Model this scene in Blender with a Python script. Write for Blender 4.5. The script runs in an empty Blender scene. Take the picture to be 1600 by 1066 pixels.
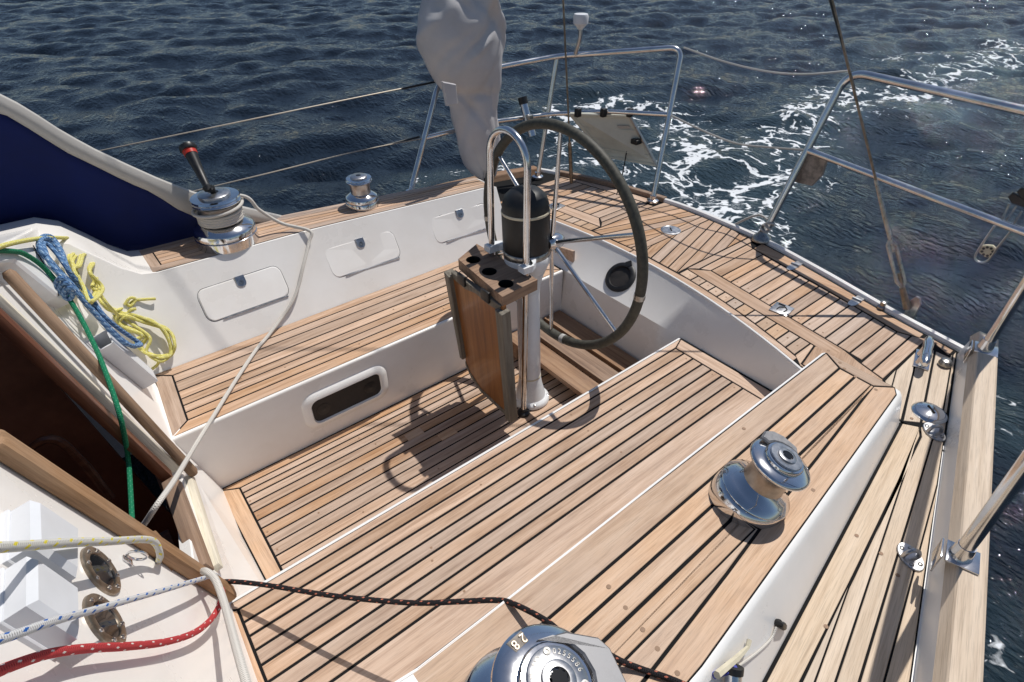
import bpy, bmesh, math, random
import numpy as np
from mathutils import Vector, Matrix
random.seed(7)
S = bpy.context.scene
COL = S.collection
# ------------------------------------------------------------------ camera
# x = aft, y = starboard, z = up, cockpit sole at z = 0
H = 2.0; CY = -1.644; FPX = 936.0
_p, _a = math.radians(36.9), math.radians(51.1)
FW = Vector((math.cos(_p)*math.cos(_a), math.cos(_p)*math.sin(_a), -math.sin(_p)))
RT = Vector((math.sin(_a), -math.cos(_a), 0)); UP = RT.cross(FW)
OC = Vector((0, CY, H))
cd = bpy.data.cameras.new('camera'); cam = bpy.data.objects.new('camera', cd); COL.objects.link(cam)
m = Matrix((RT, UP, -FW)).transposed().to_4x4(); m.translation = OC; cam.matrix_world = m
cd.sensor_width = 36; cd.lens = FPX/1600*36; cd.clip_start = 0.02; cd.clip_end = 6000
S.camera = cam
# ------------------------------------------------------------------ light
AZ, EL = 6.0, 62.0
w = bpy.data.worlds.new('World'); S.world = w; w.use_nodes = True
nt = w.node_tree; bg = nt.nodes['Background']
sky = nt.nodes.new('ShaderNodeTexSky'); sky.sky_type = 'NISHITA'; sky.sun_disc = False
sky.sun_elevation = math.radians(EL); sky.sun_rotation = math.radians(90-AZ)
sky.dust_density = 0.6; sky.ozone_density = 1.2
nt.links.new(sky.outputs[0], bg.inputs[0]); bg.inputs[1].default_value = 0.088
sl = bpy.data.lights.new('sun', 'SUN'); sl.energy = 4.7; sl.angle = math.radians(0.55); sl.color = (1, .955, .89)
so = bpy.data.objects.new('sun', sl); COL.objects.link(so)
sd = Vector((math.cos(math.radians(EL))*math.cos(math.radians(AZ)), math.cos(math.radians(EL))*math.sin(math.radians(AZ)), math.sin(math.radians(EL))))
so.rotation_euler = sd.to_track_quat('Z', 'Y').to_euler(); so.location = sd*30
S.view_settings.view_transform = 'Standard'; S.view_settings.look = 'None'
S.view_settings.exposure = -0.24; S.view_settings.gamma = 1
# ------------------------------------------------------------------ pixel -> place helpers (photo pixels, 1600 wide)
def ray(px, py): return FW + RT*((px-800)/FPX) - UP*((py-533)/FPX)
def PL(px, py, n, d):
    r = ray(px, py); n = Vector(n); return OC + r*((d-n.dot(OC))/n.dot(r))
def PZ(px, py, z): return PL(px, py, (0, 0, 1), z)
def PX(px, py, x): return PL(px, py, (1, 0, 0), x)
def PY(px, py, y): return PL(px, py, (0, 1, 0), y)
BN = Vector((1, -.06, .25)); BNU = BN.normalized()
def BK(px, py, off=0.0): return PL(px, py, BN, -.026+.25*.344+off*BN.length)      # cabin bulkhead
def bkx(y, z): return -.026+.06*y-.25*(z-.344)
def PC(px, py, off=0): return PL(px, py, (.02, 0, 1), .684+off)                    # coaming top plane
def zc(x): return .684-.02*x
KY = (1.06-.846)/(.68-.344)
def WALL(px, py, off=0): return PL(px, py, (0, 1, -KY), .846-KY*.344-off)          # starboard backrest
ZS, ZD, ZW = .344, .5, -.46
# ------------------------------------------------------------------ materials
MT = {}
def newmat(name):
    mt = bpy.data.materials.new(name); mt.use_nodes = True; MT[name] = mt
    return mt, mt.node_tree, mt.node_tree.nodes['Principled BSDF']
def N(nt, t, **kw):
    n = nt.nodes.new(t)
    for k, v in kw.items():
        if k.startswith('i_'): n.inputs[k[2:]].default_value = v
        else: setattr(n, k, v)
    return n
def ramp(nt, fac, stops):
    r = nt.nodes.new('ShaderNodeValToRGB')
    while len(r.color_ramp.elements) < len(stops): r.color_ramp.elements.new(.5)
    for e, (p, c) in zip(r.color_ramp.elements, stops):
        e.position = p; e.color = (c if isinstance(c, tuple) else (c, c, c)) + (1,)
    nt.links.new(fac, r.inputs[0]); return r
def math_(nt, op, a, b=None, c=None):
    n = nt.nodes.new('ShaderNodeMath'); n.operation = op
    for i, v in enumerate((a, b, c)):
        if v is None: continue
        if isinstance(v, (int, float)): n.inputs[i].default_value = v
        else: nt.links.new(v, n.inputs[i])
    return n.outputs[0]
def mixc(nt, fac, a, b, mode='MIX'):
    n = nt.nodes.new('ShaderNodeMix'); n.data_type = 'RGBA'; n.blend_type = mode
    for i, v in ((0, fac), (6, a), (7, b)):
        if isinstance(v, (int, float)): n.inputs[i].default_value = v
        elif isinstance(v, tuple): n.inputs[i].default_value = v + (1,)
        else: nt.links.new(v, n.inputs[i])
    return n.outputs[2]
def wood(name, cols, rough=.62, rand=1.0, bump=.25, gs=1.0, weather=.35, coat=0):
    mt, nt, b = newmat(name); L = nt.links.new
    tc = N(nt, 'ShaderNodeTexCoord'); oi = N(nt, 'ShaderNodeObjectInfo')
    off = N(nt, 'ShaderNodeVectorMath', operation='SCALE'); off.inputs[0].default_value = (37, 19, 11); L(oi.outputs['Random'], off.inputs['Scale'])
    ad = N(nt, 'ShaderNodeVectorMath', operation='ADD'); L(tc.outputs['Object'], ad.inputs[0]); L(off.outputs[0], ad.inputs[1])
    mp = N(nt, 'ShaderNodeMapping'); mp.inputs['Scale'].default_value = (3*gs, 60*gs, 60*gs); L(ad.outputs[0], mp.inputs[0])
    n1 = N(nt, 'ShaderNodeTexNoise', i_Scale=1.0, i_Detail=5.0, i_Roughness=.6, i_Distortion=.4); L(mp.outputs[0], n1.inputs[0])
    mp2 = N(nt, 'ShaderNodeMapping'); mp2.inputs['Scale'].default_value = (14*gs, 420*gs, 420*gs); L(ad.outputs[0], mp2.inputs[0])
    n2 = N(nt, 'ShaderNodeTexNoise', i_Scale=1.0, i_Detail=3.0); L(mp2.outputs[0], n2.inputs[0])
    n3 = N(nt, 'ShaderNodeTexNoise', i_Scale=3.5, i_Detail=4.0, i_Roughness=.6); L(ad.outputs[0], n3.inputs[0])
    r1 = ramp(nt, n1.outputs[0], [(.3, cols[0]), (.5, cols[1]), (.72, cols[2])])
    # board to board variation
    hs = N(nt, 'ShaderNodeHueSaturation'); L(r1.outputs[0], hs.inputs['Color'])
    L(math_(nt, 'MULTIPLY_ADD', oi.outputs['Random'], .34*rand, 1-.17*rand), hs.inputs['Value'])
    frac = math_(nt, 'FRACT', math_(nt, 'MULTIPLY', oi.outputs['Random'], 13.7))
    L(math_(nt, 'MULTIPLY_ADD', frac, .45*rand, 1-.2*rand), hs.inputs['Saturation'])
    pores = ramp(nt, n2.outputs[0], [(.34, .62), (.5, 1.0)])
    c = mixc(nt, .55, hs.outputs[0], pores.outputs[0], 'MULTIPLY')
    wr = ramp(nt, n3.outputs[0], [(.42, 0.0), (.72, weather)])
    c = mixc(nt, wr.outputs[0], c, cols[3])
    L(c, b.inputs['Base Color']); b.inputs['Roughness'].default_value = rough
    b.inputs['Specular IOR Level'].default_value = .35
    if coat: b.inputs['Coat Weight'].default_value = coat; b.inputs['Coat Roughness'].default_value = .15
    bp = N(nt, 'ShaderNodeBump', i_Strength=bump, i_Distance=.002)
    L(math_(nt, 'ADD', n2.outputs[0], math_(nt, 'MULTIPLY', n1.outputs[0], .8)), bp.inputs['Height']); L(bp.outputs[0], b.inputs['Normal'])
    return mt
wood('teak', [(.33, .20, .125), (.49, .33, .225), (.60, .43, .315), (.54, .42, .345)], rand=1.05)
wood('teak_pale', [(.40, .265, .18), (.53, .375, .265), (.61, .455, .34), (.53, .42, .345)], rand=1.1)
wood('teak_cap', [(.47, .36, .26), (.60, .48, .36), (.66, .54, .42), (.52, .44, .36)], rand=.4)
wood('teak_brown', [(.17, .10, .065), (.27, .17, .11), (.36, .24, .16), (.3, .23, .18)], rand=.7)
wood('rail_wood', [(.2, .115, .06), (.33, .2, .115), (.42, .27, .165), (.36, .28, .21)], rand=.5)
wood('mahogany', [(.07, .022, .011), (.13, .045, .022), (.19, .075, .036), (.1, .04, .022)], rough=.35, rand=.4, weather=.1, bump=.08, coat=.2)
wood('varnish', [(.17, .065, .022), (.27, .11, .036), (.34, .155, .06), (.2, .1, .05)], rough=.42, rand=.2, weather=.3, bump=.08, coat=.3, gs=.6)
wood('grey_wood', [(.10, .085, .065), (.19, .165, .13), (.27, .24, .2), (.12, .11, .09)], rand=.3, weather=.6, bump=.6)
wood('cream_board', [(.66, .6, .47), (.74, .68, .55), (.78, .73, .61), (.5, .42, .3)], rand=.1, weather=.25, bump=.1)
def plain(name, col, rough=.5, metal=0.0, spec=.5, nscale=0, namt=.12, bump=0.0, coat=0, bscale=None, dirt=None):
    mt, nt, b = newmat(name); L = nt.links.new
    b.inputs['Base Color'].default_value = col + (1,); b.inputs['Roughness'].default_value = rough
    b.inputs['Metallic'].default_value = metal; b.inputs['Specular IOR Level'].default_value = spec
    if coat: b.inputs['Coat Weight'].default_value = coat; b.inputs['Coat Roughness'].default_value = .1
    tc = N(nt, 'ShaderNodeTexCoord')
    if nscale:
        n = N(nt, 'ShaderNodeTexNoise', i_Scale=nscale, i_Detail=6.0, i_Roughness=.62); L(tc.outputs['Object'], n.inputs[0])
        d = dirt or tuple(c*(1-namt*2) for c in col)
        r = ramp(nt, n.outputs[0], [(.36, d), (.62, col)])
        L(r.outputs[0], b.inputs['Base Color'])
        L(math_(nt, 'MULTIPLY_ADD', n.outputs[0], .3, rough-.13), b.inputs['Roughness'])
    if bump:
        n = N(nt, 'ShaderNodeTexNoise', i_Scale=bscale or nscale, i_Detail=4.0); L(tc.outputs['Object'], n.inputs[0])
        bp = N(nt, 'ShaderNodeBump', i_Strength=bump, i_Distance=.004); L(n.outputs[0], bp.inputs['Height']); L(bp.outputs[0], b.inputs['Normal'])
    return mt
plain('gelcoat', (.86, .84, .81), .28, nscale=2.6, namt=.06, coat=.2, dirt=(.80, .77, .73))
plain('gelcoat_white', (.85, .84, .82), .3, nscale=5, namt=.03, coat=.15)
plain('hull_paint', (.7, .69, .67), .25, nscale=2, namt=.05)
plain('caulk', (.009, .009, .0095), .85, spec=.15)
plain('steel', (.72, .72, .73), .15, 1.0, nscale=9, namt=.1)
plain('chrome', (.70, .71, .73), .09, 1.0, nscale=14, namt=.06)
plain('satin', (.52, .52, .53), .3, 1.0, nscale=40, namt=.12)
plain('brushed', (.27, .27, .28), .55, .85, nscale=60, namt=.1)
plain('worn_steel', (.42, .41, .39), .28, 1.0, nscale=50, namt=.2)
plain('bronze', (.46, .39, .31), .38, 1.0, nscale=60, namt=.2)
plain('rusty_steel', (.30, .23, .17), .42, 1.0, nscale=40, namt=.25)
plain('drum', (.42, .38, .34), .33, 1.0, nscale=30, namt=.15)
plain('leather', (.066, .063, .047), .6, nscale=55, namt=.25, bump=.3)
plain('black_plastic', (.012, .012, .013), .42, nscale=40, namt=.2)
plain('black_gloss', (.01, .01, .011), .18, spec=.4)
plain('dark_glass', (.012, .014, .017), .06, spec=.6)
plain('speaker_grille', (.022, .018, .017), .6, nscale=25, namt=.3)
plain('pedestal_paint', (.78, .80, .82), .28, nscale=12, namt=.04, coat=.2)
plain('white_plastic', (.66, .675, .70), .4, nscale=14, namt=.03)
plain('grey_vinyl', (.45, .43, .40), .5, nscale=6, namt=.05)
plain('navy_canvas', (.006, .014, .09), .8, spec=.2, nscale=3, namt=.12, bump=.15, bscale=320)
plain('cover_canvas', (.53, .52, .53), .82, spec=.2, nscale=5, namt=.06, bump=.25, bscale=10)
plain('red_plastic', (.5, .03, .015), .4)
plain('blue_plastic', (.02, .03, .3), .5)
plain('cream_plastic', (.66, .6, .45), .5, nscale=20, namt=.1)
plain('panel_back', (.58, .60, .54), .5, nscale=4, namt=.1)
plain('panel_line', (.58, .58, .5), .5)
plain('wire', (.40, .36, .30), .4, .8)
plain('plug', (.27, .165, .10), .65)
plain('cabin_dark', (.3, .12, .06), .6, nscale=6, namt=.2)
plain('zinc', (.33, .29, .25), .8, nscale=30, namt=.3, bump=.4)
def rope(name, col, fleck=None, k=26.0, dens=.5, col2=None):
    mt, nt, b = newmat(name); L = nt.links.new
    uv = N(nt, 'ShaderNodeUVMap'); uv.uv_map = 'UVMap'; sp = N(nt, 'ShaderNodeSeparateXYZ'); L(uv.outputs[0], sp.inputs[0])
    u, v = sp.outputs[0], sp.outputs[1]
    tw = 6.2832
    def wave(fu, fv, ph=0): return math_(nt, 'SINE', math_(nt, 'ADD', math_(nt, 'ADD', math_(nt, 'MULTIPLY', u, fu*tw), math_(nt, 'MULTIPLY', v, fv*tw)), ph))
    a = wave(200, 3); c = wave(200, -3)
    br = math_(nt, 'MAXIMUM', a, c)
    shade = ramp(nt, math_(nt, 'MULTIPLY_ADD', br, .5, .5), [(.25, tuple(x*.6 for x in col)), (.8, col)])
    out = shade.outputs[0]
    if fleck:
        f = math_(nt, 'MULTIPLY', math_(nt, 'GREATER_THAN', wave(k*1.6, 2), .72), math_(nt, 'GREATER_THAN', wave(k*.8, -3, 1.0), dens))
        out = mixc(nt, f, out, fleck)
    if col2:
        f = math_(nt, 'GREATER_THAN', wave(k*1.7, 2), .1)
        out = mixc(nt, math_(nt, 'MULTIPLY', f, .6), out, col2)
    L(out, b.inputs['Base Color']); b.inputs['Roughness'].default_value = .8; b.inputs['Specular IOR Level'].default_value = .25
    bp = N(nt, 'ShaderNodeBump', i_Strength=.5, i_Distance=.0015); L(br, bp.inputs['Height']); L(bp.outputs[0], b.inputs['Normal'])
rope('rope_white', (.66, .63, .58)); rope('rope_grey', (.5, .49, .47))
rope('rope_yellow', (.72, .66, .2), (.75, .74, .45), 20)
rope('rope_blue', (.075, .165, .34), (.45, .55, .65), 22, .2, (.2, .36, .58))
rope('rope_green', (.01, .19, .09), (.12, .34, .22), 60, .8)
rope('rope_white_yellow', (.68, .67, .62), (.7, .6, .06), 16, .0)
rope('rope_white_blue', (.66, .66, .66), (.02, .12, .42), 14, .0)
rope('rope_white_black', (.62, .61, .58), (.05, .05, .08), 22, .1)
rope('rope_red', (.52, .05, .055), (.75, .7, .65), 16, .8)
rope('rope_black', (.016, .014, .016), (.5, .16, .1), 22, .55)
# ------------------------------------------------------------------ mesh builder
class MB:
    def __init__(s): s.v = []; s.f = []; s.uv = {}; s.sm = []
    def add(s, vs, fs, smooth=False, uvs=None):
        o = len(s.v); s.v += [tuple(v) for v in vs]
        for i, f in enumerate(fs):
            if uvs: s.uv[len(s.f)] = uvs[i]
            s.f.append([o+j for j in f]); s.sm.append(smooth)
        return s
    def prism(s, pts, dz, bev=0.0):
        """pts: 3D polygon (counter-clockwise seen from above) = top face; extruded down by dz (number or vector)"""
        pts = [Vector(p) for p in pts]; n = len(pts)
        dv = Vector((0, 0, -dz)) if isinstance(dz, (int, float)) else Vector(dz)
        nrm = Vector((0, 0, 0))
        for i in range(n): nrm += pts[i].cross(pts[(i+1) % n])
        if nrm.dot(-dv) < 0: pts.reverse()
        if bev:
            c = inset(pts, bev); up = dv.normalized()*bev
            vs = c + [p+up for p in pts] + [p+dv for p in pts]
        else: vs = pts + [p+dv for p in pts]
        fs = [list(range(n))]
        L = len(vs)//n
        for l in range(L-1):
            for i in range(n): j = (i+1) % n; fs.append([l*n+i, (l+1)*n+i, (l+1)*n+j, l*n+j])
        fs.append([(L-1)*n+i for i in reversed(range(n))])
        return s.add(vs, fs)
    def box(s, c, size, rot=None, bev=0.0):
        x, y, z = [q/2 for q in size]; M = rot or Matrix.Identity(3); c = Vector(c)
        if not bev:
            vs = [c+M@Vector((a*x, b*y, d*z)) for d in (-1, 1) for a, b in ((-1, -1), (1, -1), (1, 1), (-1, 1))]
            return s.add(vs, [[3, 2, 1, 0], [4, 5, 6, 7], [0, 1, 5, 4], [1, 2, 6, 5], [2, 3, 7, 6], [3, 0, 4, 7]])
        k = min(bev, x*.99, y*.99, z*.99)
        bm = bmesh.new(); bmesh.ops.create_cube(bm, size=1)
        for v in bm.verts: v.co = Vector((v.co.x*2*x, v.co.y*2*y, v.co.z*2*z))
        bmesh.ops.bevel(bm, geom=list(bm.edges), offset=k, segments=2, affect='EDGES', profile=.5)
        bm.verts.index_update(); vs = [c+M@v.co for v in bm.verts]; fs = [[v.index for v in f.verts] for f in bm.faces]; bm.free()
        return s.add(vs, fs, True)
    def tube(s, path, r, n=8, closed=False, caps=True, step=None):
        P = [Vector(p) for p in path]; R = r if isinstance(r, (list, tuple)) else [r]*len(P)
        m_ = len(P); T = []
        for i in range(m_):
            a = P[(i-1) % m_] if (closed or i > 0) else P[i]; b = P[(i+1) % m_] if (closed or i < m_-1) else P[i]
            T.append((b-a).normalized())
        u = T[0].orthogonal().normalized(); vs = []; ln = [0]
        for i in range(m_):
            if i: ln.append(ln[-1]+(P[i]-P[i-1]).length); u = (u-T[i]*u.dot(T[i])).normalized()
            w_ = T[i].cross(u)
            for k in range(n):
                a = 2*math.pi*k/n; vs.append(P[i]+(u*math.cos(a)+w_*math.sin(a))*R[i])
        fs = []; uvs = []
        for i in range(m_ if closed else m_-1):
            j = (i+1) % m_; lj = ln[j] if j else ln[-1]+(P[0]-P[-1]).length
            for k in range(n):
                k2 = (k+1) % n; fs.append([i*n+k, i*n+k2, j*n+k2, j*n+k])
                uvs.append([(ln[i], k/n), (ln[i], (k+1)/n), (lj, (k+1)/n), (lj, k/n)])
        s.add(vs, fs, True, uvs)
        if caps and not closed:
            o = len(s.v)-len(vs)
            s.f.append([o+k for k in reversed(range(n))]); s.sm.append(False)
            s.f.append([o+(m_-1)*n+k for k in range(n)]); s.sm.append(False)
        return s
    def lathe(s, prof, n=32, M=None, c0=True, c1=True):
        """prof: (radius, height) list; M: 4x4 placing local z axis"""
        M = M or Matrix.Identity(4); vs = []; fs = []
        for r, z in prof:
            for k in range(n): a = 2*math.pi*k/n; vs.append(M@Vector((r*math.cos(a), r*math.sin(a), z)))
        for i in range(len(prof)-1):
            for k in range(n): k2 = (k+1) % n; fs.append([i*n+k, i*n+k2, (i+1)*n+k2, (i+1)*n+k])
        s.add(vs, fs, True)
        o = len(s.v)-len(vs)
        if c0 and prof[0][0] > 1e-6: s.f.append([o+k for k in reversed(range(n))]); s.sm.append(False)
        if c1 and prof[-1][0] > 1e-6: s.f.append([o+(len(prof)-1)*n+k for k in range(n)]); s.sm.append(False)
        return s
    def grid(s, rows, smooth=True, flip=False):
        n = len(rows[0]); vs = [p for r in rows for p in r]; fs = []
        for i in range(len(rows)-1):
            for j in range(n-1):
                f = [i*n+j, i*n+j+1, (i+1)*n+j+1, (i+1)*n+j]; fs.append(f[::-1] if flip else f)
        return s.add(vs, fs, smooth)
    def build(s, name, mat, parent=None, local=False, angle=None, **props):
        me = bpy.data.meshes.new(name); o = bpy.data.objects.new(name, me); COL.objects.link(o)
        vs = [Vector(v) for v in s.v]
        if parent is not None and not local:
            inv = world_of(parent).inverted(); vs = [inv@v for v in vs]
        me.from_pydata([tuple(v) for v in vs], [], s.f)
        me.polygons.foreach_set('use_smooth', s.sm)
        if s.uv:
            ul = me.uv_layers.new(name='UVMap')
            for pi, pts in s.uv.items():
                p = me.polygons[pi]
                for li, q in zip(p.loop_indices, pts): ul.data[li].uv = q
        me.update()
        if any(s.sm): me.set_sharp_from_angle(angle=math.radians(angle or 42))
        me.materials.append(MT[mat])
        if parent is not None: o.parent = parent
        for k, v in props.items(): o[k] = v
        return o
def world_of(o):
    M = o.matrix_basis.copy()
    while o.parent is not None: o = o.parent; M = o.matrix_basis @ M
    return M
def inset(pts, d):
    n = len(pts); out = []
    nrm = Vector((0, 0, 0))
    for i in range(n): nrm += pts[i].cross(pts[(i+1) % n])
    nrm.normalize()
    for i in range(n):
        a = (pts[i]-pts[i-1]); b = (pts[(i+1) % n]-pts[i])
        if a.length < 1e-6 or b.length < 1e-6: out.append(pts[i].copy()); continue
        a.normalize(); b.normalize(); na = nrm.cross(a); nb = nrm.cross(b)
        k = 1+na.dot(nb)
        out.append(pts[i]+(na+nb)*(d/max(k, .35)))
    return out
def thing(name, label, cat, loc=(0, 0, 0), group=None, rot=None):
    o = bpy.data.objects.new(name, None); COL.objects.link(o); o.empty_display_size = .05
    o.location = loc
    if rot: o.rotation_euler = rot
    o['label'] = label; o['category'] = cat
    if group: o['group'] = group
    return o
def tag(o, label, cat, group=None):
    o['label'] = label; o['category'] = cat
    if group: o['group'] = group
    return o
def frame(loc, zdir, xdir=None):
    z = Vector(zdir).normalized(); x = Vector(xdir) if xdir is not None else z.orthogonal()
    x = (x-z*x.dot(z)).normalized(); y = z.cross(x)
    M = Matrix((x, y, z)).transposed().to_4x4(); M.translation = Vector(loc); return M
def smooth_path(pts, n=8, closed=False):
    P = [Vector(p) for p in pts]; out = []; L = len(P)
    for i in range(L if closed else L-1):
        p1, p2 = P[i], P[(i+1) % L]
        p0 = P[(i-1) % L] if (closed or i) else p1*2-p2
        p3 = P[(i+2) % L] if (closed or i < L-2) else p2*2-p1
        for k in range(n):
            t = k/n; out.append(.5*((2*p1)+(p2-p0)*t+(2*p0-5*p1+4*p2-p3)*t*t+(3*p1-p0-3*p2+p3)*t**3))
    if not closed: out.append(P[-1])
    return out
def fillet(pts, r, n=6):
    P = [Vector(p) for p in pts]; out = [P[0]]
    for i in range(1, len(P)-1):
        a = (P[i-1]-P[i]); b = (P[i+1]-P[i]); d = min(r, a.length*.45, b.length*.45)
        p0 = P[i]+a.normalized()*d; p2 = P[i]+b.normalized()*d
        for k in range(n+1): t = k/n; out.append(p0*(1-t)**2+P[i]*2*t*(1-t)+p2*t*t)
    out.append(P[-1]); return out
def clip(poly, nx, ny, d):
    """keep nx*x+ny*y >= d ; poly list of (x,y)"""
    out = []; L = len(poly)
    for i in range(L):
        a, b = poly[i], poly[(i+1) % L]; da = nx*a[0]+ny*a[1]-d; db = nx*b[0]+ny*b[1]-d
        if da >= 0: out.append(a)
        if (da >= 0) != (db >= 0): t = da/(da-db); out.append((a[0]+(b[0]-a[0])*t, a[1]+(b[1]-a[1])*t))
    return out
def area(p): return abs(sum(p[i][0]*p[(i+1) % len(p)][1]-p[(i+1) % len(p)][0]*p[i][1] for i in range(len(p))))/2
def clean(poly, e=.004):
    out = []
    for p in poly:
        if not out or math.hypot(p[0]-out[-1][0], p[1]-out[-1][1]) > e: out.append(p)
    if len(out) > 1 and math.hypot(out[0][0]-out[-1][0], out[0][1]-out[-1][1]) < e: out.pop()
    return out
NPL = [0]
def plank(poly, zf, parent, mat='teak', th=.007, ang=None, name='plank', gap=.0037, lift=True):
    """one board: poly of (x,y), zf number or function of (x,y)"""
    poly = clean(poly)
    if len(poly) < 3 or area(poly) < 4e-5: return None
    f = zf if callable(zf) else (lambda x, y: zf)
    pts = [Vector((x, y, f(x, y))) for x, y in poly]
    nz = sum(poly[i][0]*poly[(i+1) % len(poly)][1]-poly[(i+1) % len(poly)][0]*poly[i][1] for i in range(len(poly)))
    if nz < 0: pts.reverse()
    pts = inset(pts, gap)
    dz = random.uniform(-.0006, .0006)
    c = sum(pts, Vector())/len(pts)
    if ang is None:
        e = max(((pts[i]-pts[i-1]) for i in range(len(pts))), key=lambda q: q.length); ang = math.atan2(e.y, e.x)
    R = Matrix.Rotation(-ang, 3, 'Z')
    mb = MB(); mb.prism([R@(p-c)+Vector((0, 0, dz)) for p in pts], th, .0012)
    o = mb.build(name, mat, parent, local=True)
    M = Matrix.Rotation(ang, 4, 'Z'); M.translation = c
    if parent is not None: M = world_of(parent).inverted()@M
    o.matrix_basis = M; NPL[0] += 1
    return o
def strips(poly, ang, cuts, zf, parent, mat='teak', gap=.0037, **k):
    """cut poly into boards running along ang; cuts = sorted offsets across (n = (-sin,cos))"""
    nx, ny = -math.sin(ang), math.cos(ang)
    for a, b in zip(cuts[:-1], cuts[1:]):
        p = clip(clip(poly, nx, ny, a), -nx, -ny, -b)
        if len(p) >= 3: plank(p, zf, parent, mat, ang=ang, gap=gap, **k)
def slab(mb, poly, zf, th=.006):
    f = zf if callable(zf) else (lambda x, y: zf)
    mb.prism([Vector((x, y, f(x, y))) for x, y in poly], th)
def arange(a, b, s):
    out = []
    while a < b: out.append(a); a += s
    return out + [b]
# ================================================================== sea
def sea():
    n, Lx = 640, 38.0; x0, y0 = -8.0, -11.0
    rng = np.random.default_rng(5)
    kx = np.fft.fftfreq(n, Lx/n)*2*np.pi; KX, KYY = np.meshgrid(kx, kx, indexing='ij'); K = np.hypot(KX, KYY); K[0, 0] = 1
    wd = math.radians(62); ca, sa = math.cos(wd), math.sin(wd)
    cosf = (KX*ca+KYY*sa)/K
    lp = 2.4; kp = 2*np.pi/lp
    Sp = np.exp(-1.1*(kp/K)**2)/K**3.5*(.12+np.abs(cosf)**3)*np.exp(-(K*.05)**2)
    Sp[0, 0] = 0
    h = (rng.normal(size=(n, n))+1j*rng.normal(size=(n, n)))*np.sqrt(Sp)
    z = np.real(np.fft.ifft2(h)); sc = .034/z.std(); z *= sc
    dx = np.real(np.fft.ifft2(-1j*h*KX/K))*sc; dy = np.real(np.fft.ifft2(-1j*h*KYY/K))*sc
    g = np.linspace(0, 1, n); gx, gy = np.meshgrid(g, g, indexing='ij')
    X = x0+gx*Lx; Y = y0+gy*Lx
    ed = np.clip(np.minimum(np.minimum(gx, 1-gx), np.minimum(gy, 1-gy))/.05, 0, 1); ed = ed*ed*(3-2*ed)
    # calmer right beside the hull, a bow wave rolling off the starboard side
    dh = np.maximum(np.abs(Y)-1.5, 0)+np.maximum(X-3.0, 0)
    near = np.clip(dh/1.6, .25, 1)
    bw = np.exp(-((Y-(2.45+.33*(X-.9)))/.26)**2)*np.exp(-((X-1.6)/1.6)**2)*.13
    Z = ZW+(z*ed*near)+bw
    X2 = X+dx*ed*near*1.0; Y2 = Y+dy*ed*near*1.0
    # foam left by the hull: density per place
    def band(pts, wdt):
        d = np.full(X.shape, 1e9)
        for (ax, ay), (bx, by) in zip(pts[:-1], pts[1:]):
            vx, vy = bx-ax, by-ay; t = np.clip(((X-ax)*vx+(Y-ay)*vy)/(vx*vx+vy*vy), 0, 1)
            d = np.minimum(d, np.hypot(X-ax-t*vx, Y-ay-t*vy))
        return np.exp(-(d/wdt)**2)
    q = lambda *pp: [tuple(PZ(a, b, ZW)[:2]) for a, b in pp]
    foam = .86*band(q((1130, 340), (1190, 270), (1250, 200), (1330, 150)), .75)
    foam = np.maximum(foam, .78*band(q((1090, 300), (1080, 240), (1040, 190), (940, 165)), 1.0))
    foam = np.maximum(foam, .74*band(q((1000, 280), (940, 270), (890, 180)), .8))
    foam = np.maximum(foam, .80*band(q((1330, 155), (1400, 160), (1480, 120), (1590, 70)), .8))
    foam = np.maximum(foam, .70*band(q((1380, 90), (1500, 85), (1590, 100)), .7))
    foam = np.maximum(foam, .74*band(q((1560, 620), (1590, 670), (1600, 700)), .16))
    foam = np.maximum(foam, .56*band(q((1585, 960), (1560, 1060)), .16))
    foam = np.maximum(foam, .62*band(q((660, 290), (800, 262)), .3))
    foam = np.maximum(foam, .62*bw/.13)
    me = bpy.data.meshes.new('water'); nv = n*n
    me.vertices.add(nv); me.vertices.foreach_set('co', np.stack([X2, Y2, Z], -1).reshape(-1))
    idx = np.arange(nv).reshape(n, n); q4 = np.stack([idx[:-1, :-1], idx[1:, :-1], idx[1:, 1:], idx[:-1, 1:]], -1).reshape(-1, 4)
    # outer sheet to the horizon, joined to the patch border
    R = 5000.0; cs = [(-R, -R), (R, -R), (R, R), (-R, R)]
    me.vertices.add(4)
    for i, (a, b) in enumerate(cs): me.vertices[nv+i].co = (a, b, ZW)
    c0, c1, c2, c3 = int(idx[0, 0]), int(idx[-1, 0]), int(idx[-1, -1]), int(idx[0, -1])
    outer = [[nv, nv+1, c1, c0], [nv+1, nv+2, c2, c1], [nv+2, nv+3, c3, c2], [nv+3, nv, c0, c3]]
    allq = np.concatenate([q4, np.array(outer)])
    nf = len(allq); me.loops.add(nf*4); me.loops.foreach_set('vertex_index', allq.reshape(-1).astype(np.int32))
    me.polygons.add(nf); me.polygons.foreach_set('loop_start', np.arange(0, nf*4, 4, dtype=np.int32))
    me.polygons.foreach_set('use_smooth', np.ones(nf, dtype=bool))
    me.update(calc_edges=True); me.validate()
    at = me.attributes.new('foam', 'FLOAT', 'POINT'); at.data.foreach_set('value', np.concatenate([foam.reshape(-1), np.zeros(4)]).astype(np.float32))
    o = bpy.data.objects.new('water', me); COL.objects.link(o); o['kind'] = 'structure'
    mt, nt, b = newmat('water'); L = nt.links.new
    tc = N(nt, 'ShaderNodeTexCoord')
    a = N(nt, 'ShaderNodeAttribute'); a.attribute_name = 'foam'
    # lacy foam: warped cell edges
    wn = N(nt, 'ShaderNodeTexNoise', i_Scale=1.7, i_Detail=4.0); L(tc.outputs['Object'], wn.inputs[0])
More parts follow.
